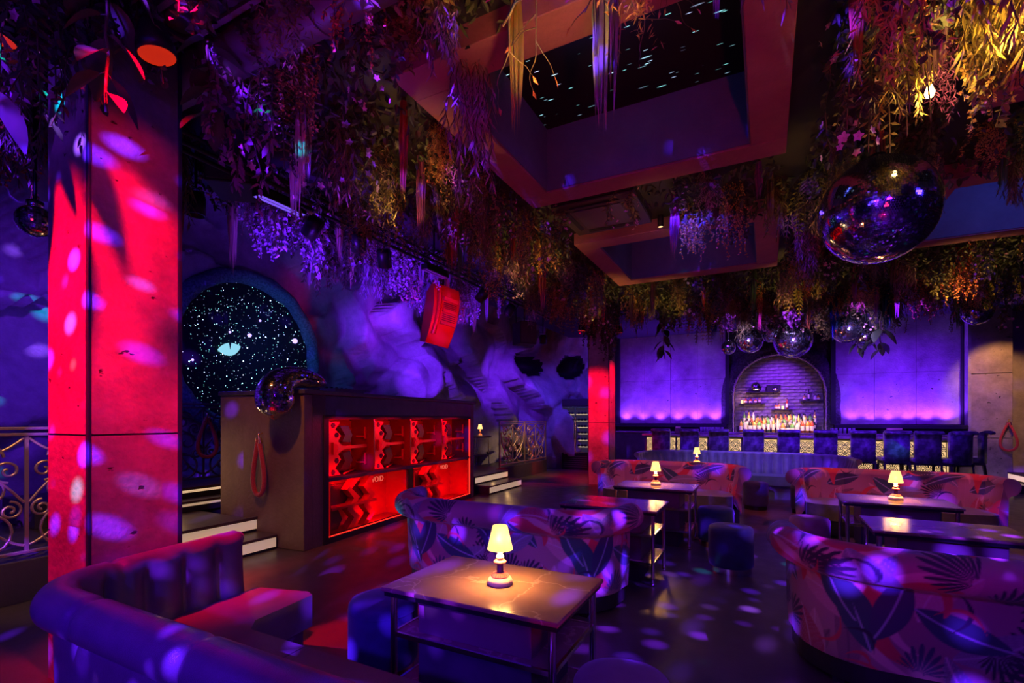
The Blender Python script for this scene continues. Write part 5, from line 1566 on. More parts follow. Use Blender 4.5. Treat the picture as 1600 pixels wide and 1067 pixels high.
# lighting track along the left with LED bars and cans
trk = empty('lighting_track', (-3.85, 4.6, 3.50)); tag(trk, 'long black lighting truss running towards the back on the left', 'truss')
for (dx, dz) in ((0, 0), (0.12, 0), (0.06, 0.11)):
    q = MB(); q.tube([(dx, -3.2, dz), (dx, 4.4, dz)], 0.018, 8); q.build('chord', M['blackmetal'], trk)
for k in range(24):
    y = -3.2 + 7.6 * k / 24
    q = MB(); q.tube([(0, y, 0), (0.06, y + 0.16, 0.11), (0.12, y + 0.3, 0)], 0.008, 5); q.build('brace', M['blackmetal'], trk)
for y in (-2.6, 0.5, 3.8):
    q = MB(); q.tube([(0.06, y, 0.11), (0.06, y, 0.45)], 0.012, 6); q.build('hanger', M['blackmetal'], trk)
for i, (y0, l) in enumerate(((2.90, 'violet glowing light bar on the truss, left of the hanging speaker'), (5.2, 'dim violet light bar further along the truss'))):
    root = empty('light_bar', (-3.84, y0, 3.44)); tag(root, l, 'light bar')
    q = MB(); q.box(-0.05, 0.05, -0.24, 0.24, -0.04, 0.03); q.build('housing', M['blackmetal'], root, bevel=0.006)
    for sx in (-0.025, 0.025):
        q = MB(); q.box(sx - 0.014, sx + 0.014, -0.23, 0.23, -0.046, -0.04); q.build('strip', M['violet_led'] if i == 0 else M['duct'], root)
CANS = [(-3.9, 3.3, 3.36), (-3.75, 3.75, 3.34), (-3.9, 4.3, 3.35), (-3.78, 6.3, 3.36), (-3.9, 7.4, 3.36), (-4.6, 2.6, 3.45), (-4.9, 9.6, 3.3), (-4.6, 10.4, 3.35)]
for i, (x, y, z) in enumerate(CANS):
    root = empty('spotlight_can', (x, y, z)); tag(root, 'black spotlight can on the left side, %s of eight counting away from the camera' % ['second', 'third', 'fourth', 'fifth', 'sixth', 'first', 'seventh', 'eighth'][i], 'spotlight', 'black cans on the left side')
    root.rotation_euler = (0.5 * math.sin(i), 0.5 + 0.3 * math.cos(i * 2), 0) if i < 5 else (0, 0, i)
    q = MB(); q.lathe([(0.001, 0.1), (0.07, 0.1), (0.08, 0.06), (0.08, -0.1), (0.07, -0.1), (0.06, -0.06), (0.001, -0.05)], 18); q.build('can', M['blackmetal'], root)
    q = MB(); q.tube([(-0.09, 0, 0), (-0.09, 0, 0.15), (0.09, 0, 0.15), (0.09, 0, 0)], 0.008, 6); q.build('yoke', M['blackmetal'], root)
    q = MB(); q.tube([(0, 0, 0.15), (0, 0, 0.26 if i < 5 else ZC - z)], 0.012, 6); q.build('clamp', M['blackmetal'], root)
# black PA boxes
for (x, y, z, a, l) in ((-4.05, 2.62, 3.70, 0.7, 'black hanging loudspeaker box beside the near column garlands'), (-4.35, 8.9, 3.25, 0.9, 'black projector box hanging right of the red speaker')):
    root = empty('loudspeaker', (x, y, z), a); tag(root, l, 'speaker')
    q = MB(); q.box(-0.18, 0.18, -0.2, 0.2, -0.25, 0.2); q.build('cabinet', M['dark'], root, bevel=0.012)
    q = MB(); q.box(-0.16, 0.16, -0.212, -0.2, -0.23, 0.18); q.build('grille', M['grey'], root)
    q = MB(); q.tube([(0, 0, 0.2), (0, 0, ZC - z)], 0.015, 6); q.build('pole', M['blackmetal'], root)

# red curved hanging speaker
sp = empty('hanging_speaker', (-4.40, 6.05, 3.05)); tag(sp, 'curved hanging loudspeaker glowing red above the DJ booth', 'speaker')
sp.rotation_euler = (0, math.radians(10), math.radians(62))
def spk_sec(z):
    t = (z + 0.46) / 0.92
    y = -0.20 + 0.10 * (2 * t - 1) ** 2 * 1.0
    return y


n = 12
vs = []
for i in range(n + 1):
    z = -0.46 + 0.92 * i / n; yf = -0.22 - 0.14 * (1 - (2 * i / n - 1) ** 2) + 0.14
    wdt = 0.19 + 0.03 * (i / n)
    vs += [(-wdt, yf, z), (wdt, yf, z), (wdt * 0.8, 0.22, z * 0.85), (-wdt * 0.8, 0.22, z * 0.85)]
q = MB(); q.add(vs, [(i * 4 + j, i * 4 + (j + 1) % 4, (i + 1) * 4 + (j + 1) % 4, (i + 1) * 4 + j) for i in range(n) for j in range(4)] + [(3, 2, 1, 0), (n * 4, n * 4 + 1, n * 4 + 2, n * 4 + 3)])
q.build('cabinet', M['redpaint'], sp)
yf = lambda z: -0.22 - 0.14 * (1 - (z / 0.46) ** 2) + 0.14
for (z, h) in ((0.20, 0.05), (0.02, 0.05), (-0.16, 0.04)):
    q = MB(); q.box(-0.06, 0.17, yf(z) - 0.035, yf(z) + 0.02, z, z + h); q.build('horn_bar', M['redpaint'], sp)
for k in range(4):
    for z0 in (0.08, -0.10):
        z = z0 + 0.028 * k
        q = MB(); q.box(-0.05, 0.16, yf(z) - 0.018, yf(z) + 0.02, z, z + 0.008); q.build('fin', M['speakerdark'], sp)
q = MB()
pts = [(-0.13, yf(z) - 0.02, z) for z in [0.34 - 0.06 * k for k in range(12)]]
q.tube(pts, 0.03, 6); q.build('waveguide', M['redpaint'], sp)
q = MB(); q.tube([(0, 0.05, 0.4), (0, 0.05, 0.9)], 0.02, 8); q.build('rigging_pole', M['blackmetal'], sp)
spot('speaker_red', (-1.9, 5.0, 2.4), (-4.40, 6.05, 3.05), RED, 240, 24, 0.6)

# air cassette between the coffers
ac = empty('air_cassette', (-1.66, 5.47, 3.84)); tag(ac, 'square air conditioning cassette in the ceiling between the coffers', 'air conditioner')
q = MB(); q.box(-0.46, 0.46, -0.46, 0.46, 0.03, 0.11); q.build('body', M['acgrey'], ac)
q = MB(); q.box(-0.46, 0.46, -0.46, 0.46, 0.0, 0.03); q.build('face_plate', M['acgrey'], ac, bevel=0.012)
q = MB(); q.box(-0.27, 0.27, -0.27, 0.27, -0.012, 0.0); q.build('intake_grille', M['grey'], ac, bevel=0.006)
for k in range(4):
    q = MB(); q.obox((0, 0, 0), (0.56, 0.045, 0.008), Matrix.Rotation(0.25, 3, 'X')); o = q.build('vane', M['dark'], ac, loc=(0.345 * math.sin(k * PI / 2), -0.345 * math.cos(k * PI / 2), -0.006)); o.rotation_euler = (0, 0, k * PI / 2)
# downlights on the second coffer
for i, (x, y) in enumerate(((-0.95, 6.03), (-1.12, 6.03), (2.35, 6.03), (2.8, 6.03))):
    root = empty('downlight', (x, y, 3.93)); tag(root, 'small warm downlight beside the %s, %s of its pair' % ('second coffer' if i < 2 else 'coffer behind the big mirror ball', 'brighter' if i % 2 == 0 else 'fainter'), 'downlight')
    q = MB(); q.lathe([(0.035, 0.02), (0.035, -0.12), (0.03, -0.12)], 16); q.build('can', M['blackmetal'], root)
    q = MB(); q.lathe([(0.001, -0.115), (0.03, -0.115)], 16, smooth=False); q.build('lens', M['bulb'] if i % 2 == 0 else M['warmled'], root)
# bare bulb among the golden garlands
root = empty('bare_bulb', (0.86, 3.68, 3.42)); tag(root, 'bare warm bulb shining among golden garlands above the big mirror ball', 'bulb')
q = MB(); q.lathe([(0.001, -0.03), (0.018, -0.024), (0.026, 0), (0.016, 0.03), (0.012, 0.045), (0.001, 0.045)], 14); q.build('glass', M['bulb'], root)
q = MB(); q.tube([(0, 0, 0.04), (0, 0, ZC - 3.42)], 0.006, 6); q.build('cord', M['blackmetal'], root)
point('bulb_light', (0.86, 3.60, 3.40), (1.0, 0.55, 0.15), 7, 0.03)

# ------------------------------------------------------------------ hanging plants
def leaf(mb, b, d, side, ln, wd, fold=0.25, droop=0.15):
    d = d.normalized(); s = side - d * side.dot(d)
    s = s.normalized() if s.length > 1e-5 else d.orthogonal().normalized()
    nrm = d.cross(s)
    tip = b + d * ln - Vector((0, 0, droop * ln))
    if wd < 0.024:
        mid = b + d * ln * 0.45 - Vector((0, 0, droop * ln * 0.3))
        mb.add([b, mid + s * wd / 2 + nrm * wd * fold, tip, mid - s * wd / 2 + nrm * wd * fold, mid], [(0, 1, 4), (1, 2, 4), (0, 4, 3), (4, 2, 3)])
        return
    m1 = b + d * ln * 0.28 - Vector((0, 0, droop * ln * 0.1)); m2 = b + d * ln * 0.68 - Vector((0, 0, droop * ln * 0.5))
    f = nrm * wd * fold
    mb.add([b, m1 + s * wd * 0.46 + f, m2 + s * wd * 0.40 + f, tip, m2 - s * wd * 0.40 + f, m1 - s * wd * 0.46 + f, m1, m2],
           [(0, 1, 6), (1, 2, 7, 6), (2, 3, 7), (0, 6, 5), (6, 7, 4, 5), (7, 3, 4)])


def rv(r): return Vector((r.uniform(-1, 1), r.uniform(-1, 1), r.uniform(-1, 1)))


def strand(r, L_, spread, n=10, sway=0.03, start=None):
    a = r.uniform(0, 2 * PI); rr = spread * math.sqrt(r.random())
    p = Vector((rr * math.cos(a), rr * math.sin(a), 0)) if start is None else start
    pts = [p.copy()]
    for k in range(n):
        p = p + Vector((r.uniform(-sway, sway), r.uniform(-sway, sway), -L_ / n)); pts.append(p.copy())
    return pts


def proto_ivy(r, L_=0.9, ns=11, ll=0.055, lw=0.045, sp=0.11):
    st, lf = MB(), MB()
    for k in range(ns):
        pts = strand(r, L_ * r.uniform(0.55, 1.0), sp); st.tube(pts, 0.0035, 3, False)
        for a, b in zip(pts[:-1], pts[1:]):
            for t in (0.1, 0.4, 0.7):
                d = rv(r); d.z = -abs(d.z) * 0.6 - 0.2
                leaf(lf, a.lerp(b, t + r.uniform(0, 0.2)), d, rv(r), ll * r.uniform(0.6, 1.3), lw * r.uniform(0.7, 1.2))
    return st, lf, None


def proto_willow(r, L_=1.0, ns=20):
    st, lf = MB(), MB()
    for k in range(ns):
        pts = strand(r, L_ * r.uniform(0.5, 1.0), 0.12, 12, 0.025); st.tube(pts, 0.003, 3, False)
        for a, b in zip(pts[:-1], pts[1:]):
            for t in (0.0, 0.33, 0.66):
                d = rv(r) * 0.6; d.z = -1
                leaf(lf, a.lerp(b, t), d, rv(r), 0.10 * r.uniform(0.6, 1.2), 0.014, 0.1, 0.05)
    return st, lf, None


def proto_moss(r, L_=0.8, ns=44):
    st, lf = MB(), MB()
    st.tube(strand(r, L_ * 0.4, 0.02), 0.008, 4)
    for k in range(ns):
        pts = strand(r, L_ * r.uniform(0.4, 1.0), 0.09, 12, 0.03)
        for a, b in zip(pts[:-1], pts[1:]):
            for t in (0.0, 0.3, 0.6):
                leaf(lf, a.lerp(b, t), rv(r) + Vector((0, 0, -0.5)), rv(r), 0.045, 0.009, 0.1, 0.3)
    return st, lf, None


def proto_tiny(r, L_=0.75, ns=22):
    st, lf = MB(), MB()
    for k in range(ns):
        pts = strand(r, L_ * r.uniform(0.5, 1.0), 0.11, 10, 0.03); st.tube(pts, 0.0025, 3, False)
        for a, b in zip(pts[:-1], pts[1:]):
            for t in (0.0, 0.2, 0.4, 0.6, 0.8):
                leaf(lf, a.lerp(b, t), rv(r) + Vector((0, 0, -0.3)), rv(r), 0.024, 0.02, 0.2, 0.1)
    return st, lf, None


def proto_yarn(r, L_=0.8, ns=60, sp=0.05):
    st, lf = MB(), MB()
    st.tube([(0, 0, 0.0), (0, 0, -0.06)], 0.02, 6)
    for k in range(ns):
        a = 2 * PI * r.random(); rr = sp * math.sqrt(r.random()); l = L_ * r.uniform(0.55, 1.0)
        x, y = rr * math.cos(a), rr * math.sin(a); w_ = 0.007
        dx, dy = w_ * math.cos(a * 3), w_ * math.sin(a * 3); e = r.uniform(0.6, 1.0)
        x2, y2 = x * e, y * e
        lf.add([(x * 0.5 - dx, y * 0.5 - dy, -0.03), (x * 0.5 + dx, y * 0.5 + dy, -0.03), (x2 + dx, y2 + dy, -l * 0.6), (x2 - dx, y2 - dy, -l * 0.6), (x2 * 0.8, y2 * 0.8, -l)],
               [(0, 1, 2, 3), (3, 2, 4)])
    return st, lf, None


def proto_flower(r, L_=0.8, nf=20):
    st, lf, fl = MB(), MB(), MB()
    s_, l_, _ = proto_ivy(r, L_, 5, 0.06, 0.03)
    for k in range(nf):
        a = r.uniform(0, 2 * PI); c = Vector((0.13 * math.cos(a), 0.13 * math.sin(a), -L_ * r.uniform(0.08, 0.92)))
        ax = (Vector((math.cos(a), math.sin(a), r.uniform(-0.5, 0.2)))).normalized()
        u = ax.orthogonal().normalized(); v = ax.cross(u); R_ = r.uniform(0.022, 0.036)
        for j in range(5):
            b = 2 * PI * j / 5; d = u * math.cos(b) + v * math.sin(b)
            leaf(fl, c, d + ax * 0.35, ax.cross(d), R_, R_ * 0.72, 0.1, 0.0)
        leaf(fl, c, ax, u, 0.02, 0.008)
    return s_, l_, fl


def proto_fern(r, L_=0.7, nf=9):
    st, lf = MB(), MB()
    for k in range(nf):
        a = 2 * PI * k / nf + r.uniform(-0.3, 0.3); out = r.uniform(0.12, 0.28); n = 16
        pts = [Vector((out * math.sin(PI / 2 * t / n) * math.cos(a), out * math.sin(PI / 2 * t / n) * math.sin(a), 0.02 - L_ * r.uniform(0.98, 1.0) * (t / n) ** 1.4)) for t in range(n + 1)]
        st.tube(pts, 0.004, 3, False)
        side = Vector((-math.sin(a), math.cos(a), 0))
        for i in range(1, n):
            l = 0.075 * math.sin(PI * i / n) + 0.015
            for s in (-1, 1): leaf(lf, pts[i], side * s + Vector((0, 0, -0.5)), Vector((0, 0, 1)), l, 0.017, 0.1, 0.1)
    return st, lf, None


def proto_broad(r, L_=0.75, n=14):
    """few broad leaves: each a part of its own"""
    st = MB(); leaves = []
    pts = strand(r, L_, 0.02, 10, 0.02); st.tube(pts, 0.007, 5)
    for k in range(n):
        lf = MB(); a = 2.4 * k; b = pts[min(9, int(10 * (k + 0.5) / n))]
        d = Vector((math.cos(a), math.sin(a), r.uniform(-1.1, -0.3))); ln = r.uniform(0.13, 0.21)
        d.normalize(); s = d.cross(Vector((0, 0, 1))).normalized(); nn = s.cross(d); m = 6
        vs = []
        for i in range(m + 1):
            t = i / m; wv = ln * 0.28 * math.sin(PI * min(1, t * 0.93 + 0.05)) ** 0.8
            c = b + d * (0.03 + ln * t) - Vector((0, 0, 0.35 * ln * t * t))
            vs += [c - s * wv + nn * wv * 0.3, c, c + s * wv + nn * wv * 0.3]
        lf.add(vs, [(i * 3 + j, i * 3 + j + 1, i * 3 + j + 4, i * 3 + j + 3) for i in range(m) for j in range(2)], True)
        lf.tube([b, b + d * 0.035], 0.003, 3, False)
        leaves.append(lf)
    return st, leaves, None


def proto_wisteria(r, L_=0.6, n=4):
    st, lf, fl = MB(), MB(), MB()
    for k in range(n):
        l = L_ * r.uniform(0.6, 1.0); pts = strand(r, l, 0.1, 8, 0.012); st.tube(pts, 0.003, 3, False)
        for i in range(120):
            t = r.random(); j = min(7, int(t * 8)); c = pts[j].lerp(pts[j + 1], t * 8 - j)
            R_ = 0.055 * (1 - t) ** 0.7 + 0.012; d = rv(r); d.z *= 0.4
            leaf(fl, c + d.normalized() * R_ * r.random(), rv(r) + Vector((0, 0, -0.4)), rv(r), 0.026, 0.022, 0.3)
    for k in range(24): leaf(lf, Vector((r.uniform(-0.1, 0.1), r.uniform(-0.1, 0.1), -r.uniform(0, 0.2))), rv(r), rv(r), 0.08, 0.03)
    return st, lf, fl


def proto_twig(r, L_=0.8):
    st, lf = MB(), MB()
    def branch(p, d, l, rad, dep):
        pts = [p.copy()]
        for k in range(6):
            d = (d + rv(r) * 0.35).normalized(); p = p + d * l / 6; p.z = min(p.z, -0.05); pts.append(p.copy())
            if dep and r.random() < 0.5: branch(p.copy(), (d + rv(r) * 0.9).normalized(), l * 0.55, rad * 0.55, dep - 1)
        st.tube(pts, [rad * (1 - 0.12 * i) for i in range(7)], 5)
        if dep == 0:
            leaf(lf, pts[-1], d, rv(r), 0.05, 0.02)
    st.tube([(0, 0, 0), (0, 0, -0.12)], 0.016, 6)
    for k in range(3):
        a = r.uniform(0, 6.28); branch(Vector((0, 0, -0.1)), Vector((math.cos(a), math.sin(a), -0.7)), L_ * 0.8, 0.012, 2)
    return st, lf, None


PROTO = {}
KINDS = {'ivy': (proto_ivy, 'ivy vine', 'hanging_vine'), 'willow': (proto_willow, 'willow garland', 'willow_garland'), 'moss': (proto_moss, 'moss strand', 'hanging_moss'),
         'tiny': (proto_tiny, 'trailing vine', 'trailing_vine'), 'yarn': (proto_yarn, 'thread tassel', 'thread_tassel'), 'flower': (proto_flower, 'flowering vine', 'flowering_vine'),
         'fern': (proto_fern, 'hanging fern', 'hanging_fern'), 'broad': (proto_broad, 'leaf spray', 'leaf_spray'), 'wisteria': (proto_wisteria, 'wisteria bunch', 'wisteria_bunch'),
         'twig': (proto_twig, 'gnarled twig branch', 'twig_branch')}


def get_proto(kind, var):
    key = (kind, var)
    if key in PROTO: return PROTO[key]
    r = random.Random(hash(kind) % 1000 * 0 + sum(map(ord, kind)) * 10 + var)
    st, lf, fl = KINDS[kind][0](r)
    P_ = {'stem': st.mesh('stem', M['stem'])}
    if isinstance(lf, list): P_['leaf'] = [x.mesh('leaf', LEAF['olive green']) for x in lf]
    else:
        P_['leaves'] = lf.mesh('leaves', LEAF['olive green'])
    if fl: P_['flowers'] = fl.mesh('flowers', LEAF['lilac'])
    PROTO[key] = P_
    return P_


NPL = [0]
PLANTS = []
CR, CF = Vector((math.cos(math.radians(27.5)), math.sin(math.radians(27.5)), 0)), Vector((-math.sin(math.radians(27.5)), math.cos(math.radians(27.5)), 0))


def screen(p):
    p = Vector(p); d = p.dot(CF)
    return (800 + 760 * p.dot(CR) / max(d, 0.05), 654 - 760 * (p.z - 1.5) / max(d, 0.05), d)


MESHMAT = {}


def with_mat(me, m):
    """mesh data shared by all pieces of one colour"""
    k = (me.name, m.name)
    if k not in MESHMAT:
        c = me.copy(); c.materials.clear(); c.materials.append(m); MESHMAT[k] = c
    return MESHMAT[k]


def hang(kind, col, x, y, L_, label, group, z=ZC, var=None, fcol=None, wide=1.0):
    P_ = get_proto(kind, var if var is not None else rnd.randrange(3))
    nm = KINDS[kind][2]
    root = empty(nm, (x, y, z), rnd.uniform(0, 2 * PI))
    base = {'ivy': 0.9, 'willow': 1.0, 'moss': 0.8, 'tiny': 0.75, 'yarn': 0.8, 'flower': 0.8, 'fern': 0.7, 'broad': 0.75, 'wisteria': 0.6, 'twig': 0.8}[kind]
    s = L_ / base
    w_ = wide * (0.55 + 0.45 * s)
    root.scale = (w_, w_, s)
    tag(root, label, 'hanging plant' if kind not in ('yarn', 'twig') else ('tassel' if kind == 'yarn' else 'branch'), group)
    def ch(n, me):
        o = bpy.data.objects.new(n, me); COL.objects.link(o); o.parent = root; return o
    ch('stem', P_['stem'])
    lm_ = LEAF[col]
    if 'leaf' in P_:
        for me in P_['leaf']: ch('leaf', with_mat(me, lm_))
    else:
        o = ch('leaves' if kind != 'yarn' else 'threads', with_mat(P_['leaves'], lm_)); o['kind'] = 'stuff'
    if 'flowers' in P_:
        o = ch('flowers', with_mat(P_['flowers'], LEAF[fcol or 'lilac'])); o['kind'] = 'stuff'
    NPL[0] += 1
    return root


# individually placed plants (name what sets each apart)
HERO = [
    ('willow', 'yellow green', 1.00, 2.55, 1.15, 'long yellow willow garland, brightest at upper right', None, 1.2),
    ('willow', 'yellow green', 1.18, 2.95, 1.0, 'yellow willow garland just behind the brightest one', None, 1.1),
    ('moss', 'golden', 0.52, 2.75, 0.85, 'golden moss strand left of the yellow willow', None, 1.2),
    ('ivy', 'dark green', 0.70, 2.45, 0.75, 'dark ivy vine in front of the golden moss', None, 1.2),
    ('yarn', 'dusty mauve', 0.80, 3.35, 0.72, 'pale mauve thread tassel beside the bare bulb', None, 1.2),
    ('fern', 'olive green', 1.25, 2.1, 0.5, 'fern drooping at the upper right corner', None, 1.1),
    ('flower', 'dark green', 0.45, 3.55, 0.95, 'white flowered vine reaching the top of the big mirror ball', 'cream', 1.0),
    ('tiny', 'golden', 1.15, 3.7, 0.85, 'golden trailing vine draped over the big mirror ball', None, 1.1),
    ('moss', 'plum', 1.55, 2.15, 0.75, 'plum moss strand at the far upper right', None, 1.2),
    ('broad', 'grey green', 1.48, 1.95, 0.45, 'pale begonia like spray above the plum moss', None, 1.2),
    ('ivy', 'dark green', 1.75, 4.3, 1.05, 'dark ivy trailing past the blue coffer beam right of the mirror ball', None, 1.0),
    ('broad', 'plum', 1.65, 3.3, 0.6, 'plum leaf spray right of the mirror ball', None, 1.0),
    ('yarn', 'rust red', 0.42, 3.05, 0.70, 'orange thread tassel above the white flowers', None, 0.8),
    ('yarn', 'grey green', -0.72, 2.40, 1.0, 'thick grey green thread tassel before the coffer corner', None, 1.6),
    ('moss', 'golden', -0.55, 2.36, 0.62, 'golden moss clump next to the thick grey tassel', None, 1.0),
    ('yarn', 'yellow green', -1.25, 2.45, 0.85, 'yellow green thread tassel over the coffer edge', None, 1.0),
    ('willow', 'dusty mauve', -1.75, 2.75, 1.0, 'mauve willow garland left of the coffer edge', None, 1.1),
    ('twig', 'rust red', -0.95, 2.25, 0.75, 'bare gnarled branch reaching over the coffer edge', None, 1.0),
    ('twig', 'golden', -0.35, 2.40, 0.55, 'thin gold branch pointing into the coffer', None, 0.9),
    ('yarn', 'olive green', -0.28, 2.35, 0.55, 'short olive thread tassel at the coffer beam', None, 1.2),
    ('yarn', 'lilac', -0.20, 2.42, 0.62, 'slim violet thread tassel at the coffer beam', None, 0.7),
    ('willow', 'grey green', 0.03, 2.42, 0.72, 'grey green rosemary like garland hanging below the star panel', None, 0.9),
    ('yarn', 'lilac', 0.10, 2.36, 0.55, 'violet thread tassel right of the grey garland', None, 0.7),
    ('yarn', 'lilac', 0.50, 2.38, 0.58, 'violet thread tassel in front of the star panel right side', None, 0.8),
    ('broad', 'dusty mauve', 0.25, 2.30, 0.30, 'pale mauve leaf spray at the top edge centre', None, 0.8),
    ('broad', 'dark green', -2.85, 1.20, 0.95, 'dark leaved spray hanging down the front of the red column', None, 0.9),
    ('ivy', 'dark green', -3.05, 1.15, 0.8, 'thin dark ivy vine over the red column corner', None, 0.9),
    ('ivy', 'plum', -3.00, 1.85, 0.9, 'plum ivy vine down the right edge of the red column', None, 0.9),
    ('flower', 'plum', -2.98, 1.98, 1.1, 'pink flowered vine at the right edge of the red column', 'pink', 0.9),
    ('yarn', 'rust red', -2.98, 1.48, 0.60, 'red lit thread cluster under the red lens', None, 0.8),
    ('broad', 'lilac', -3.65, 0.95, 0.85, 'blue lit pointed leaf spray left of the red column', None, 1.1),
    ('wisteria', 'dark green', -3.25, 0.75, 0.6, 'violet wisteria bunch at the top left corner', 'lilac', 1.2),
    ('wisteria', 'dark green', -2.75, 0.95, 0.5, 'violet wisteria bunch above the red column', 'lilac', 1.1),
    ('yarn', 'teal glitter', 1.15, 10.9, 1.0, 'glittering teal strands right of the bright mirror ball', None, 1.6),
    ('yarn', 'teal glitter', 1.95, 10.9, 0.9, 'glittering teal strands over the left part of right blue panel', None, 1.6),
    ('yarn', 'teal glitter', -0.95, 11.0, 0.85, 'glittering teal strands left of the mirror ball cluster', None, 1.4),
    ('broad', 'dark green', 2.05, 11.3, 1.25, 'dark leaf spray dangling before the right blue panel', None, 1.3),
    ('broad', 'dark green', 1.55, 11.6, 1.15, 'dark leaf spray dangling near the arch right shoulder', None, 1.2),
    ('broad', 'dark green', -1.95, 11.3, 1.1, 'dark leaf spray dangling before the left blue panel', None, 1.2),
    ('ivy', 'dark green', -3.05, 10.55, 1.2, 'dark ivy vine hanging over the far red column', None, 1.1),
    ('ivy', 'dark green', -3.5, 10.5, 0.95, 'dark ivy vine on the left face of the far column', None, 1.1),
    ('fern', 'olive green', -2.75, 2.05, 0.75, 'olive fern right of the red lens', None, 1.0),
]
for (k, c, x, y, L_, l, fc, wd) in HERO:
    hang(k, c, x, y, L_, l, None, ZC, None, fc, wd)

ZONES = [
    # x0,x1,y0,y1, step, length range, colours, phrase
    (0.35, 1.30, 4.75, 6.0, 0.34, (0.5, 0.9), 'behind the big mirror ball'),
    (-2.2, 0.1, 5.0, 5.25, 0.40, (0.30, 0.5), 'between the two near coffers'),
    (-0.9, 0.2, 5.3, 6.0, 0.34, (0.35, 0.8), 'just before the second coffer'),
    (1.5, 3.9, 5.0, 6.0, 0.42, (0.4, 0.75), 'between the right-hand coffers'),
    (0.25, 1.35, 6.2, 8.4, 0.40, (0.45, 0.8), 'between the second coffer pair'),
    (-3.5, -2.33, 2.7, 5.2, 0.34, (0.55, 1.0), 'along the near coffer left side'),
    (-3.5, -2.33, 5.2, 8.4, 0.38, (0.5, 0.95), 'along the second coffer left side'),
    (-3.4, -1.2, 8.5, 10.6, 0.42, (0.55, 1.0), 'above the far red column'),
    (-1.2, 1.5, 8.5, 12.0, 0.42, (0.5, 0.95), 'above the leather banquette'),
    (1.5, 4.6, 8.5, 12.0, 0.44, (0.5, 0.95), 'above the right-hand bar stools'),
    (4.0, 5.6, 5.0, 8.4, 0.5, (0.5, 0.9), 'right of the far right coffer'),
    (-5.1, -4.15, 2.9, 7.8, 0.34, (0.6, 1.05), 'in violet light above the booth'),
    (-5.0, -4.2, 1.4, 2.9, 0.40, (0.5, 0.9), 'between column and light truss'),
    (-2.7, -1.3, 0.9, 2.45, 0.36, (0.3, 0.65), 'beside the round duct'),
    (-3.4, -2.6, 2.2, 2.9, 0.36, (0.7, 1.1), 'in violet light beside near column'),
    (-4.1, -2.85, 0.55, 1.2, 0.30, (0.6, 1.1), 'around the near red column top'),
    (-3.15, -2.85, 1.2, 2.2, 0.30, (0.45, 0.8), 'down the near red column side'),
    (0.35, 1.30, 2.0, 4.0, 0.30, (0.5, 0.95), 'over the mirror ball, golden cluster'),
]
MIX = [('ivy', 'olive green', None), ('ivy', 'dark green', None), ('tiny', 'olive green', None), ('tiny', 'yellow green', None), ('moss', 'golden', None), ('moss', 'olive green', None), ('willow', 'dusty mauve', None),
       ('willow', 'olive green', None), ('yarn', 'plum', None), ('yarn', 'olive green', None), ('flower', 'dark green', 'cream'), ('flower', 'olive green', 'pink'), ('tiny', 'golden', None), ('fern', 'olive green', None),
       ('ivy', 'yellow green', None), ('yarn', 'bright green', None), ('yarn', 'rust red', None), ('tiny', 'rust red', None)]
VMIX = [('wisteria', 'dark green', 'lilac'), ('yarn', 'lilac', None), ('ivy', 'lilac', None), ('flower', 'dark green', 'lilac'), ('yarn', 'cream', None), ('tiny', 'dusty mauve', None), ('willow', 'lilac', None)]
CMIX = [('ivy', 'dark green', None), ('broad', 'dark green', None), ('ivy', 'plum', None), ('flower', 'dark green', 'pink'), ('wisteria', 'dark green', 'lilac'), ('fern', 'olive green', None)]
GMIX = [('willow', 'yellow green', None), ('moss', 'golden', None), ('ivy', 'dark green', None), ('tiny', 'golden', None), ('ivy', 'olive green', None), ('tiny', 'olive green', None), ('moss', 'plum', None), ('fern', 'olive green', None)]
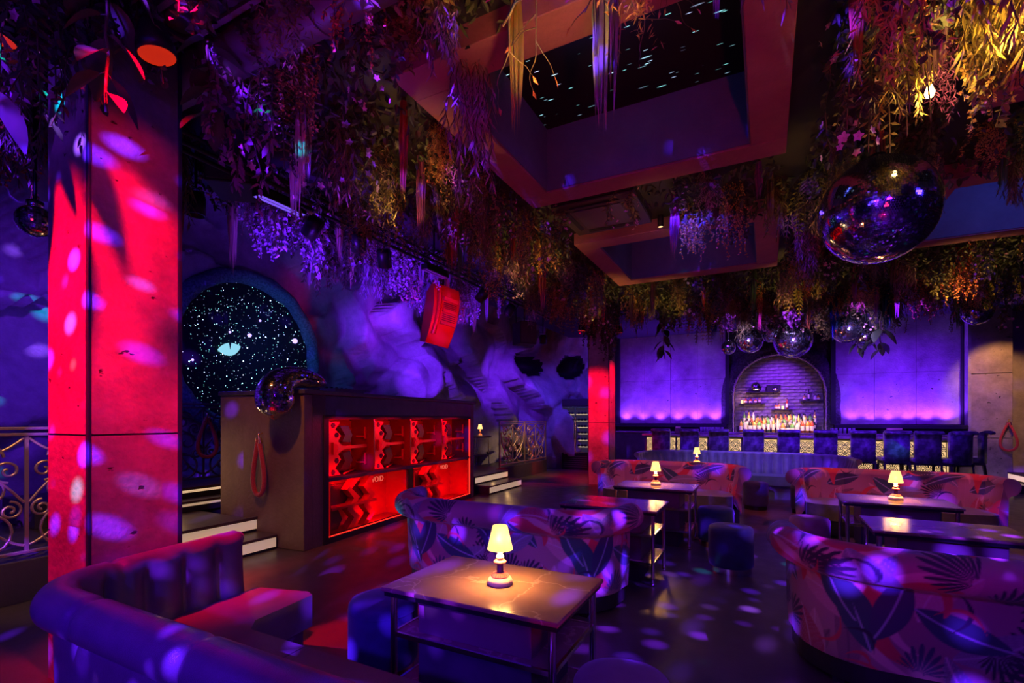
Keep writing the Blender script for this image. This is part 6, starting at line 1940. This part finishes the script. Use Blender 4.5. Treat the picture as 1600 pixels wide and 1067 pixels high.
for zi, (x0, x1, y0, y1, stp, (l0, l1), ph) in enumerate(ZONES):
    nx, ny = max(1, int(round((x1 - x0) / stp))), max(1, int(round((y1 - y0) / stp)))
    for i in range(nx):
        for j in range(ny):
            x = x0 + (i + 0.5 + rnd.uniform(-0.4, 0.4)) * (x1 - x0) / nx; y = y0 + (j + 0.5 + rnd.uniform(-0.4, 0.4)) * (y1 - y0) / ny
            if any(a - 0.05 < x < b + 0.05 and c - 0.05 < y < d + 0.05 for a, b, c, d in COFF): continue
            if (-3.80 < x < -3.14 and 1.17 < y < 1.83) or math.hypot(x - 0.70, y - 4.22) < 0.42 or math.hypot(x + 3.36, y - 10.95) < 0.45 or math.hypot(x + 1.66, y - 5.47) < 0.5: continue
            k, c, fc = rnd.choice(VMIX if 'violet' in ph else (CMIX if 'near red column' in ph else (GMIX if 'golden' in ph else MIX)))
            what = ('%s %s' % (c, KINDS[k][1])) if not fc else ('%s flowered %s' % (fc, KINDS[k][1].replace('flowering ', '')))
            sx_, sy_, sd_ = screen((x, y, ZC - 0.8))
            if sd_ < 0.4 or not (-70 < sx_ < 1680) or sy_ < -10: continue
            what = what.replace(' flowered flower', ' flowered')
            PLANTS.append((sx_, hang(k, c, x, y, rnd.uniform(l0, l1), '%s hanging %s' % (what, ph), '%s %s' % (what, ph), ZC, None, fc, rnd.uniform(0.9, 1.25))))
ORD = ['first', 'second', 'third', 'fourth', 'fifth', 'sixth', 'seventh', 'eighth', 'ninth', 'tenth', 'eleventh', 'twelfth', 'thirteenth', 'fourteenth', 'fifteenth', 'sixteenth']
NUM = ['', 'one', 'two', 'three', 'four', 'five', 'six', 'seven', 'eight', 'nine', 'ten', 'eleven', 'twelve', 'thirteen', 'fourteen', 'fifteen', 'sixteen']
byl = {}
for sx_, o in PLANTS: byl.setdefault(o['label'], []).append((sx_, o))
for l, lst in byl.items():
    if len(lst) > 1:
        lst.sort(key=lambda t: t[0])
        for i, (_, o) in enumerate(lst): o['label'] = '%s, %s of %s from left' % (l, ORD[min(i, 15)], NUM[min(len(lst), 16)])

# dense dark leaf cover close under the ceiling
r = random.Random(21)
q = MB()
for (x0, x1, y0, y1, stp, _, ph) in ZONES:
    ar = (x1 - x0) * (y1 - y0)
    for k in range(int(ar * 420)):
        x, y = r.uniform(x0, x1), r.uniform(y0, y1)
        if any(a - 0.03 < x < b + 0.03 and c - 0.03 < y < d + 0.03 for a, b, c, d in COFF): continue
        if abs(x + 1.66) < 0.5 and abs(y - 5.47) < 0.5: continue
        leaf(q, Vector((x, y, ZC - r.random() ** 1.5 * 0.28)), rv(r) + Vector((0, 0, -0.4)), rv(r), r.uniform(0.05, 0.09), r.uniform(0.025, 0.05))
o = q.build('ceiling_foliage', LEAF['dark green']); o['kind'] = 'stuff'; tag(o, 'dense dark leaf cover tucked close under the ceiling', 'foliage')
print('plants', NPL[0], 'objects', len(bpy.data.objects))
